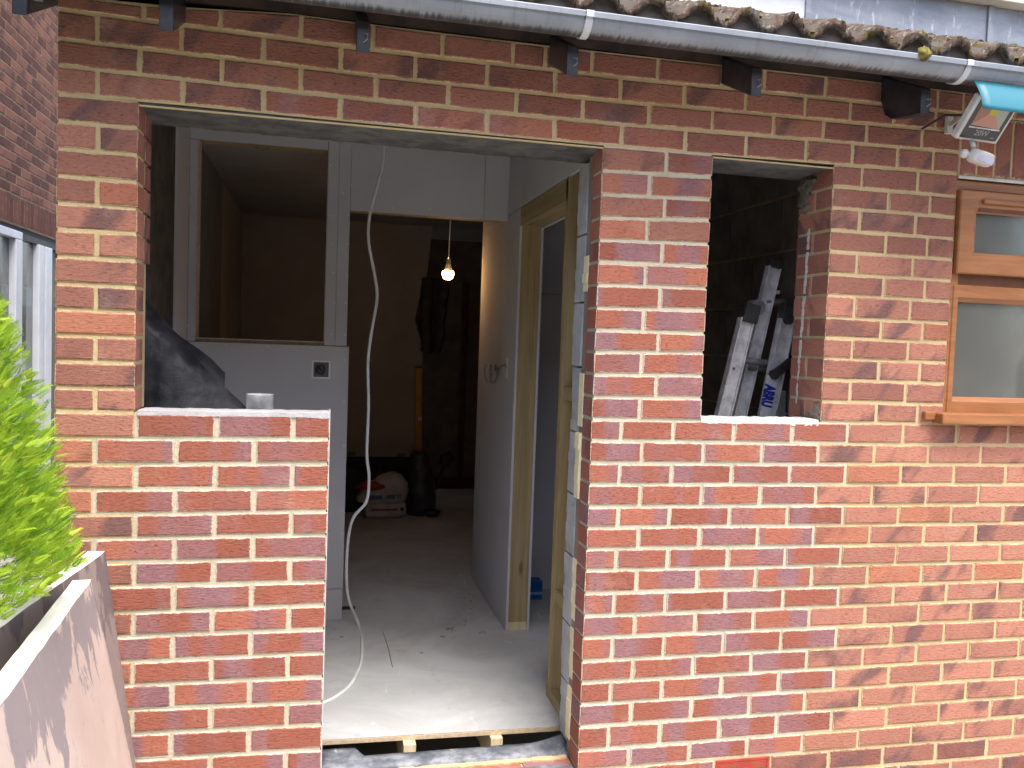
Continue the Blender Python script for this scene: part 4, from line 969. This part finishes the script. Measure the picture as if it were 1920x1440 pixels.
# roof tiles
rf = thing('tiled_roof', 'mossy brown interlocking concrete tile roof above the gutter', 'roof', (1.5, -.26, 2.56))
TW, TL_ = .3035, .33
def wave(x):  # two rolls per tile
    s = math.cos(2*math.pi*x/(TW/2)); return .0225*math.copysign(abs(s)**.72, s)+.004
def tile_mesh(sd_):
    m = MB(); nx = 40; ny = 6; rr = random.Random(sd_)
    for lay in (0, 1):
        for j in range(ny+1):
            for i in range(nx+1):
                x = TW*i/nx; y = TL_*j/ny+(rr.uniform(-.007, .007) if j == 0 else 0); n = rr.uniform(-.002, .002)+(rr.uniform(-.003, .007) if j == 0 else 0)
                m.v.append((x, y, wave(x)+n*(1-lay)-lay*(.022+n*.6)))
    N = (nx+1)*(ny+1); w = nx+1
    for j in range(ny):
        for i in range(nx):
            m.f.append((j*w+i, j*w+i+1, (j+1)*w+i+1, (j+1)*w+i)); m.f.append((N+j*w+i, N+(j+1)*w+i, N+(j+1)*w+i+1, N+j*w+i+1)); m.m += [0, 0]
    for i in range(nx): m.f.append((i, N+i, N+i+1, i+1)); m.m.append(0)
    for j in range(ny): m.f.append((j*w, (j+1)*w, N+(j+1)*w, N+j*w)); m.f.append((j*w+nx, N+j*w+nx, N+(j+1)*w+nx, (j+1)*w+nx)); m.m += [0, 0]
    me = bpy.data.meshes.new('tile'); me.from_pydata(m.v, [], m.f); me.materials.append(Mt['tile']); me.polygons.foreach_set('use_smooth', [True]*len(me.polygons)); me.update(); return me
tms = [tile_mesh(i) for i in range(6)]
ang = R_(23.2); x_off = px(1487, 25, 1, -.26).x % (TW/2)
for row in range(6):
    for i in range(-2, 16):
        o = bpy.data.objects.new('tile', random.choice(tms)); COL.objects.link(o); o.parent = rf
        yb = -.262+row*.29*math.cos(ang); zb = 2.557+row*(.29*math.sin(ang))+row*.0
        o.location = Vector((x_off+i*TW+TW*0, yb, zb))-rf.location; o.rotation_euler = (ang-R_(2.5)+random.uniform(-.012, .012), random.uniform(-.01, .01), random.uniform(-.008, .008))
ul = MB().add([(-.5, -.235, 2.5), (4.6, -.235, 2.5), (4.6, 1.5, 2.5+1.735*TAN*.93), (-.5, 1.5, 2.5+1.735*TAN*.93), (-.5, -.235, 2.52), (4.6, -.235, 2.52), (4.6, 1.5, 2.52+1.735*TAN*.93), (-.5, 1.5, 2.52+1.735*TAN*.93)],
    [(0, 3, 2, 1), (4, 5, 6, 7), (0, 1, 5, 4), (1, 2, 6, 5), (3, 0, 4, 7), (2, 3, 7, 6)])
ul.build('roof_underlay', simple('dark_felt', (.045, .042, .04), (.07, .065, .06), 8), rf, (1.5, 0, 2.5))
m_ = MB(); 
for i in range(46):
    x = .6+i*.085+random.uniform(-.03, .03); row = 0 if i % 3 else 1; row = 0; yb = -.255+random.uniform(0, .05); s = random.uniform(.004, .015)
    zz = 2.557+(yb+.262)*math.tan(ang-R_(2.5))+wave(x-x_off)-.001
    v0 = len(m_.v); n = 8; mm = 4
    for a in range(mm+1):
        th = math.pi/2*a/mm
        for b in range(n): ph = 2*math.pi*b/n; q = s*(1+.35*random.uniform(-1, 1)); m_.v.append((x+q*1.2*math.sin(th)*math.cos(ph), yb+q*math.sin(th)*math.sin(ph), zz+q*.8*math.cos(th)))
    for a in range(mm):
        for b in range(n): m_.f.append((v0+a*n+b, v0+(a+1)*n+b, v0+(a+1)*n+(b+1) % n, v0+a*n+(b+1) % n)); m_.m.append(0)
tag(m_.build('roof_moss', Mt['moss'], rf, (1.5, -.2, 2.6), smooth=True, kind='stuff'))
MB().box(-.4, 4.5, -.236, -.215, 2.48, 2.572).build('eaves_board', simple('eaves_mortar_brown', (.20, .175, .15), (.12, .10, .085), 12), rf, (1.5, -.2, 2.5))
# lead clad upstand behind the roof
ldw = thing('lead_clad_upstand', 'blue grey lead clad upstand wall rising behind the tiled roof', 'cladding', (4, 1.5, 3.3))
xj = px(1515, 30, 1, 1.5).x
edges = [1.2, xj-.78, xj-.004, xj+1.15, xj+2.3, 7]
for a, b in zip(edges[:-1], edges[1:]):
    MB().box(a+.003, b-.003, 1.5, 1.6, 2.9, 3.55).build('lead_sheet', Mt['lead'] if b > xj+.1 else Mt['lead_skylit'], ldw, (a, 1.5, 3), bevel=.006)
for x in edges[1:-1]: MB().box(x-.018, x+.018, 1.488, 1.4995, 2.9, 3.548).build('lead_roll', Mt['lead'], ldw, (x, 1.49, 3), bevel=.004)
MB().box(1.1, 7.1, 1.42, 1.7, 3.5515, 3.78).build('fascia', Mt['cream_paint'], ldw, (4, 1.45, 3.55), bevel=.005)

# ---------------------------------------------------------------- floodlight
fo = thing('floodlight', 'white framed floodlight with black glass, bracket and motion sensor under the gutter', 'floodlight', (2.88, -.2, 2.3))
BL_, BRr = px(1790, 260, 1, -.215), px(1868, 271, 1, -.215); TLf = px(1838, 178, 1, -.30); TRf = TLf+(BRr-BL_)
def bil(a, b, off=0):   # a: 0..1 across, b: 0..1 up, off: out of the face
    p_ = (BL_*(1-a)+BRr*a)*(1-b)+(TLf*(1-a)+TRf*a)*b; n__ = (BRr-BL_).cross(TLf-BL_).normalized()
    if n__.y > 0: n__ = -n__
    return p_+n__*off
def slab(a0, a1, b0, b1, o0, o1, name, mat, bevel=0):
    vs = [bil(a, b, o) for o in (o0, o1) for b in (b0, b1) for a in (a0, a1)]
    return MB().add(vs, [(0, 2, 3, 1), (4, 5, 7, 6), (0, 1, 5, 4), (2, 6, 7, 3), (0, 4, 6, 2), (1, 3, 7, 5)]).build(name, mat, fo, tuple(bil(.5, .5)), bevel=bevel, seg=3)
slab(0, 1, 0, 1, -.03, 0, 'housing', Mt['white_plastic'], .006)
slab(.07, .93, .06, .96, .0002, .002, 'glass_front', Mt['black_glass'])
def facet(pts, name, mat): MB().add([bil(a, b, o) for a, b, o in pts], [tuple(range(len(pts)))]).build(name, mat, fo, tuple(bil(.5, .6)))
pk = simple('pink_reflector', (.50, .26, .20), None, rough=.5); pk2 = simple('brown_reflector', (.34, .17, .13), None, rough=.5); gy = simple('pale_reflector', (.36, .38, .34), None, rough=.3); yl = simple('led_chip', (.5, .42, .05), None, rough=.5)
facet([(.16, .36, .0024), (.84, .33, .0024), (.60, .62, .0024), (.42, .62, .0024)], 'reflector', pk)
facet([(.16, .36, .0024), (.42, .62, .0024), (.42, .92, .0024), (.16, .92, .0024)], 'reflector', pk2)
facet([(.84, .33, .0024), (.84, .92, .0024), (.60, .92, .0024), (.60, .62, .0024)], 'reflector', gy)
facet([(.42, .62, .0024), (.60, .62, .0024), (.60, .85, .0024), (.42, .85, .0024)], 'led_chip', yl)
slab(.14, .86, .30, .33, .0022, .004, 'reflector_lip', Mt['alu'])
text_mesh('20W', .026, 'lettering', simple('grey_print', (.34, .34, .34), None), fo, bil(.34, .20, .0028), bil(1, .2)-bil(0, .2), bil(.5, 1)-bil(.5, 0), .0006)
slab(.76, .84, .12, .14, .0022, .0028, 'mark', simple('grey_mark', (.3, .3, .3), None))
ar = px(1782, 234, 1, -.02); MB().beam(ar, bil(0, .62, -.012), .004, .018).box(ar.x-.012, ar.x+.012, -.02, -.0045, ar.z-.03, ar.z+.03).build('bracket', Mt['white_plastic'], fo, tuple(ar), bevel=.001)
MB().tube([bil(.2, .5, -.03), bil(.2, .5, -.03)+Vector((0, .12, .03)), (bil(.2, .5).x, -.002, 2.36)], .004, 6).build('lead', Mt['black_plastic'], fo, tuple(bil(.2, .5)))
# motion sensor
pc = px(1838, 297, 1, -.24); j1 = px(1826, 276, 1, -.235); j0 = bil(.45, .0, -.012)
MB().tube([j0, j1+Vector((0, 0, .0))], .008, 10).build('sensor_stem', Mt['white_plastic'], fo, tuple(j0), smooth=True)
cb = px(1808, 288, 1, -.225); blob(tuple(cb), (.015, .015, .015), 'sensor_ball', Mt['white_plastic'], fo, 14, 10, 1, 0)
MB().tube([cb, pc], .010, 10).build('sensor_arm', Mt['white_plastic'], fo, tuple(cb), smooth=True)
def tilted_lathe(prof, c, R, n=24):
    vs, fs = lathe(prof, (0, 0, 0), n); return [Vector(c)+R @ Vector(v) for v in vs], fs
RT = Matrix.Rotation(R_(16), 3, 'Y') @ Matrix.Rotation(R_(18), 3, 'X')
vs, fs = tilted_lathe([(.001, .022), (.030, .022), (.036, .019), (.036, .0), (.035, -.016), (.028, -.02), (.001, -.021)], pc, RT); vs = [Vector((pc.x+(v.x-pc.x)*1.15, v.y, v.z)) for v in vs]
MB().add(vs, fs).build('motion_sensor', Mt['white_plastic'], fo, tuple(pc), smooth=False, bevel=.002)
vs, fs = tilted_lathe([(.0365, .006), (.0372, -.004), (.036, -.014)], pc, RT, 24)
MB().add([Vector((pc.x+(v.x-pc.x)*1.12+.004, v.y-.0035, v.z)) for v in vs], fs).build('sensor_lens', simple('lilac_lens', (.48, .46, .60), None, rough=.25), fo, tuple(pc), smooth=True)
fm = thing('blue_film', 'peeled bright blue protective film hanging from the top of the floodlight', 'plastic film', (2.95, -.33, 2.38))
f0, f1 = px(1843, 203, 1, -.345), px(1985, 221, 1, -.345); g0, g1 = px(1826, 150, 1, -.30), px(1990, 172, 1, -.30); m_ = MB(); n1, n2 = 8, 6
for i in range(n1+1):
    for j in range(n2+1):
        a, b = i/n1, j/n2; p_ = (f0*(1-a)+f1*a)*(1-b)+(g0*(1-a)+g1*a)*b; m_.v.append((p_.x, p_.y+.007*math.sin(b*math.pi)*-1, p_.z))
for i in range(n1):
    for j in range(n2): m_.f.append((i*(n2+1)+j, (i+1)*(n2+1)+j, (i+1)*(n2+1)+j+1, i*(n2+1)+j+1)); m_.m.append(0)
t = NT('blue_plastic_film', .5, .4); t.col((.025, .22, .30)); t.b.inputs['Transmission Weight'].default_value = .25
m_.build('film', t.m, fm, tuple(f0), smooth=True).modifiers.new('s', 'SOLIDIFY').thickness = .0008

# ---------------------------------------------------------------- neighbouring house, left
nb = thing('neighbour_house_wall', 'brown brick side wall of the next house with a soldier course over its window, far left', 'house wall', (-1.5, 4.5, 0))
def nb_brick(h, l, sd_):
    b = dict(x0=0, x1=l, k='x', old=.97, y0=0, d=.05)
    random.seed(sd_)
    vs = []; 
    global zl
    oz = zl
    zl = lambda k, x: 0 if k == 1 else h+.0104
    b['k'] = 0; d = brick_data(b); zl = oz
    return d
nbm = [mesh_from('brick', [nb_brick(.065-.0104+.0104, .215, 40+i)], Mt['brick_dark']) for i in range(8)]
nbs = [mesh_from('brick', [nb_brick(.215, .066, 60+i)], Mt['brick_dark']) for i in range(5)]
random.seed(11)
rotz = R_(90)
z = 2.512; r = 0
while z < 4.3:
    y = 3.35+(.1125 if r % 2 else 0)
    while y < 5.5:
        o = bpy.data.objects.new('brick', random.choice(nbm)); COL.objects.link(o); o.parent = nb; o.rotation_euler = (0, 0, rotz); o.location = (-1.5+1.5, y-4.5, z); y += .225
    z += .075; r += 1
y = 3.4
while y < 5.5:
    o = bpy.data.objects.new('brick', random.choice(nbs)); COL.objects.link(o); o.parent = nb; o.rotation_euler = (0, 0, rotz); o.location = (0, y-4.5, 2.288); y += .076
MB().box(-1.8, -1.505, 3.3, 9, 2.285, 4.4).box(-1.8, -1.505, 5.55, 9, -.2, 2.285).box(-1.8, -1.505, 3.0, 3.29, -.2, 4.4).build('mortar_bed', mortar_material('neighbour_mortar', (.34, .26, .20), (.28, .22, .17)), nb, (-1.5, 4.5, 0))
MB().box(-1.6, -1.52, 3.3, 5.55, 2.25, 2.284).build('lintel', Mt['cavity'], nb, (-1.5, 4.5, 2.25))
nw = thing('white_patio_window', 'white framed glazed window under the soldier course of the neighbouring brick wall', 'window', (-1.55, 4.5, .1))
for a, b, z0, z1 in ((4.37, 4.51, .1, 2.188), (4.91, 5.02, .1, 2.2), (5.08, 5.24, .1, 2.2)): MB().box(-1.565, -1.50, a, b, z0, z1).build('stile', Mt['white_pvc'], nw, (-1.53, a, z0), bevel=.006)
MB().box(-1.565, -1.50, 3.3, 4.51, 2.19, 2.25).build('top_rail', Mt['white_pvc'], nw, (-1.53, 4, 2.2), bevel=.006)
MB().box(-1.575, -1.52, 4.512, 5.54, 2.2015, 2.249).build('head', Mt['black_plastic'], nw, (-1.53, 5, 2.2))
MB().box(-1.56, -1.55, 3.3, 4.369, .1, 2.189).build('glass_pane', Mt['glass'], nw, (-1.55, 4, .1)); MB().box(-1.56, -1.55, 4.511, 4.909, .1, 2.2).build('glass_pane', Mt['glass'], nw, (-1.55, 4.7, .1)); MB().box(-1.56, -1.55, 5.241, 5.5, .1, 2.2).build('glass_pane', Mt['glass'], nw, (-1.55, 5.4, .1))
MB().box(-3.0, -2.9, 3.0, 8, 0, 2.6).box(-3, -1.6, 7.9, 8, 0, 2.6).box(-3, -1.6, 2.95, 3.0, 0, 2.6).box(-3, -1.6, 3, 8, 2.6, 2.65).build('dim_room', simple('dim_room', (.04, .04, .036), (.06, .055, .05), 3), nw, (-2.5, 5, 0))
bz = px(60, 575, 0, -1.62); bz2 = px(60, 541, 0, -1.62)
MB().box(-1.64, -1.62, 4.45, 5.2, bz.z, bz2.z).build('blue_reflection', simple('pale_blue_reflection', (.35, .62, .66), None), nw, (-1.62, 4.8, bz.z))  # pale panel behind the glass stands in for a reflection

# ---------------------------------------------------------------- insulation boards leaning, lower left
def foil(name, a, b, stain, sd_):
    t = NT(name, .38, .45); o = t.co(); t.b.inputs['Metallic'].default_value = .12
    c = t.mix(t.ss(t.noise(o, 2.5, 4), .3, .7), a, b)
    n1 = t.noise(t.map(o, (1, 3.2, 1.3), (sd_, 0, 0)), 2.7, 6, .62, dist=.5)
    x = t.n('SeparateXYZ'); t.L(o, x.inputs[0])
    hi = t.ss(x.outputs[2], -.52, -.02, -.2, .09)
    c = t.mix(t.ss(t.math('ADD', n1, hi), .56, .60), c, stain)
    n2 = t.noise(t.map(o, (1, 9, 1.2), (sd_*2, 0, 0)), 3.2, 5, .65, dist=1)
    c = t.mix(t.ss(n2, .66, .69), c, tuple(k*1.2 for k in stain))
    n3 = t.noise(t.map(o, (1, 6, 6), (3, 0, 0)), 1.0, 0, 0, dist=3)
    ln = t.math('ABSOLUTE', t.math('SUBTRACT', n3, .5)); c = t.mix(t.ss(ln, .0, .007, .35, 0), c, tuple(k*.55 for k in stain))
    t.col(c); t.rgh(t.ss(n1, .4, .6, .35, .6)); t.bump(t.noise(o, 9, 4), .25, .01); return t.m
fA = foil('pink_foil', (.62, .49, .43), (.68, .57, .51), (.33, .285, .29), 1.3); fB = foil('taupe_foil', (.29, .235, .22), (.34, .28, .26), (.19, .155, .16), 4.1)
core = simple('pale_foam_core', (.88, .87, .80), (.82, .79, .68), 16, .9, .1, .6, 70)
def lean_board(name, label, far, near, zt, lean, th, face, zbot=-.195, dirf=1.0, chips=40, sd_=1):
    """far/near: ends of the top front edge (x,y); leans towards -x going up"""
    T = thing(name, label, 'insulation board', ((far[0]+near[0])/2, (far[1]+near[1])/2, zt))
    d = Vector((near[0]-far[0], near[1]-far[1], 0)); Ln = d.length; d.normalize(); nrm = Vector((-d.y, d.x, 0))
    if nrm.x > 0: nrm = -nrm           # points to the back side (-x)
    down = Vector((lean, 0, -1)).normalized(); H = (zt-zbot)/(-down.z)
    F = Vector((far[0], far[1], zt)); rr = random.Random(sd_)
    m = MB(); n = chips; m2 = 14
    for i in range(n+1):
        e = rr.uniform(-.003, .003) if 0 < i else 0; P0 = F+d*(Ln*i/n)
        for off, dz in ((0, 0), (-.0, 0)): pass
        m.v += [P0+down*(.001+abs(e)), P0+nrm*th+down*(.001+abs(e)*.5), P0+nrm*th+down*H, P0+down*H]
    for i in range(n):
        a = i*4; b = a+4
        m.f += [(a, a+1, b+1, b), (a+1, a+2, b+2, b+1)]; m.m += [1, 0]
        m.f += [(a+3, a, b, b+3)]; m.m += [2]
        m.f += [(a+2, a+3, b+3, b+2)]; m.m += [1]
    m.f += [(0, 3, 2, 1), (n*4, n*4+1, n*4+2, n*4+3)]; m.m += [1, 1]
    # ragged torn facing along the far end
    m.build('panel', [face, core, face], T, tuple(F+d*Ln*.5))
    tr = MB(); k = 60; rr2 = random.Random(sd_+5)
    for i in range(k):
        q = F+down*(H*i/k); q2 = F+down*(H*(i+1)/k); w = rr2.uniform(.0005, .006)
        tr.v += [q-d*w+nrm*-.0006, q+d*.004-nrm*.0006, q2+d*.004-nrm*.0006, q2-d*rr2.uniform(.0005, .006)-nrm*.0006]; b = len(tr.v)-4; tr.f.append((b, b+1, b+2, b+3)); tr.m.append(0)
    tr.build('torn_facing', face, T, tuple(F))
    return T
lean_board('insulation_board', 'pink foil faced insulation board with dark smears, nearest of the two leaning boards', (.186, -.345), (.262, -1.70), .90, .206, .043, fA, sd_=1)
lean_board('insulation_board', 'taupe foil faced insulation board with a white chipped top edge, leaning behind the pink one', (.150, -.052), (.012, -1.55), .90, .14, .045, fB, sd_=2)

# ---------------------------------------------------------------- golden conifer
cn = thing('conifer_bush', 'bright lime green feathery conifer bush at the left edge', 'bush', (-.42, -.78, 0))
def spray_template():
    V = []; F = []
    n = 9
    for i in range(n):
        t = i/n; z = t
        for s in (-1, 1):
            l = .34*(1-t*.75)+.05; w = .032
            a = .55; dx, dz = s*l*math.sin(a+.25), l*math.cos(a)
            b = len(V); V += [(0, 0, z), (s*l*.45*math.sin(a)-s*w*.3, .012*s, z+l*.45*math.cos(a)+w), (dx, -.02, z+dz), (s*l*.5*math.sin(a)+s*w*.7, -.012, z+l*.45*math.cos(a)-w)]; F.append((b, b+1, b+2, b+3))
            if i % 2 == 0:
                b = len(V); V += [(dx*.5, 0, z+dz*.5), (dx*.75-.02, .03, z+dz*.5+.10), (dx*.62, .02, z+dz*.5+.19), (dx*.52+.015, .01, z+dz*.5+.08)]; F.append((b, b+1, b+2, b+3))
    b = len(V); V += [(-.02, 0, .9), (0, .01, 1.22), (.02, 0, .9), (0, -.01, .8)]; F.append((b, b+1, b+2, b+3))
    return np.array(V), F
TV, TF = spray_template()
rng = np.random.default_rng(5); NS = 46000; VV = []; FF = []; CCo = []; base = 0
C0 = np.array((-.345, -.80, .92)); RR = np.array((.64, .50, 1.30))
cnt = 0
while cnt < NS:
    v = rng.normal(size=3); v /= np.linalg.norm(v)
    if v[2] < -.75: continue
    lump = 1+.03*math.sin(v[0]*9+v[2]*13)+.03*math.sin(v[1]*11+v[2]*9+1)+.025*math.sin(v[2]*31+v[1]*19+v[0]*5)
    r = lump*rng.uniform(.62, .97)**.5
    p = C0+RR*v*r
    taper = max(0, (p[2]-.95)/.8); p[0] = C0[0]+(p[0]-C0[0])*(1-.30*taper**1.3); p[1] = C0[1]+(p[1]-C0[1])*(1-.2*taper)
    if p[2] < .97 and p[0] > .03-.08*max(0, -p[1]-.6): continue
    if p[2] < .05: continue
    if p[0] > -.1:
        q = proj(p)
        if q[1] > 1020+(200-q[0])*.725: continue
    out = v*np.array((1, 1, .5))+np.array((.1, 0, .75)); out /= np.linalg.norm(out); out += rng.normal(size=3)*.22; out /= np.linalg.norm(out)
    if p[2]+.02 < .95 and p[0]+out[0]*.04 > .05: continue
    side = np.cross(out, rng.normal(size=3)+np.array((0, 1.2, 0))); side /= np.linalg.norm(side); nn = np.cross(side, out)
    s = rng.uniform(.017, .035)
    P_ = p+s*(TV[:, :1]*side+TV[:, 1:2]*nn*2+TV[:, 2:3]*out)
    VV.append(P_); FF += [tuple(i+base for i in f) for f in TF]; base += len(TV)
    depth = r/lump
    c = rng.uniform(0, 1); CCo.append(np.tile((c, rng.uniform(), 0, 1), (len(TV), 1))); cnt += 1
me = bpy.data.meshes.new('foliage'); me.from_pydata(np.concatenate(VV).tolist(), [], FF)
a = me.color_attributes.new('rnd', 'FLOAT_COLOR', 'POINT'); a.data.foreach_set('color', np.concatenate(CCo).ravel())
t = NT('conifer_green', .6, .25); at = t.n('Attribute', attribute_name='rnd'); ch = t.sep(at.outputs['Color'])
cc = t.mix(ch[0], (.16, .32, .025), (.46, .64, .05)); cc = t.mix(t.ss(ch[1], .8, 1, 0, .6), cc, (.70, .76, .10)); t.col(cc)
t.b.inputs['Subsurface Weight'].default_value = 0
tr_ = t.n('BsdfTranslucent'); t.L(cc, tr_.inputs[0]); mx = t.n('MixShader'); mx.inputs[0].default_value = .42; t.L(t.b.outputs[0], mx.inputs[1]); t.L(tr_.outputs[0], mx.inputs[2]); t.L(mx.outputs[0], t.t.nodes['Material Output'].inputs[0])
me.materials.append(t.m); o = bpy.data.objects.new('foliage', me); COL.objects.link(o); o.parent = cn; o.location = -cn.location; o['kind'] = 'stuff'
m_ = MB(); m_.tube([(-.42, -.78, -.2), (-.41, -.78, .5), (-.40, -.79, 1.0), (-.39, -.79, 1.45)], [.035, .028, .018, .006], 8)
for i in range(26):
    z = .2+i*.048; a = i*2.4; l = .34*(1-.3*z); m_.tube([(-.41, -.78, z), (-.41+l*.6*math.cos(a), -.78+l*.6*math.sin(a), z+.08), (-.41+l*math.cos(a), -.78+l*math.sin(a), z+.22)], [.009, .006, .003], 5)
m_.build('stems', simple('conifer_bark', (.10, .06, .035), (.14, .09, .05), 20), cn, (-.42, -.78, 0), smooth=True)
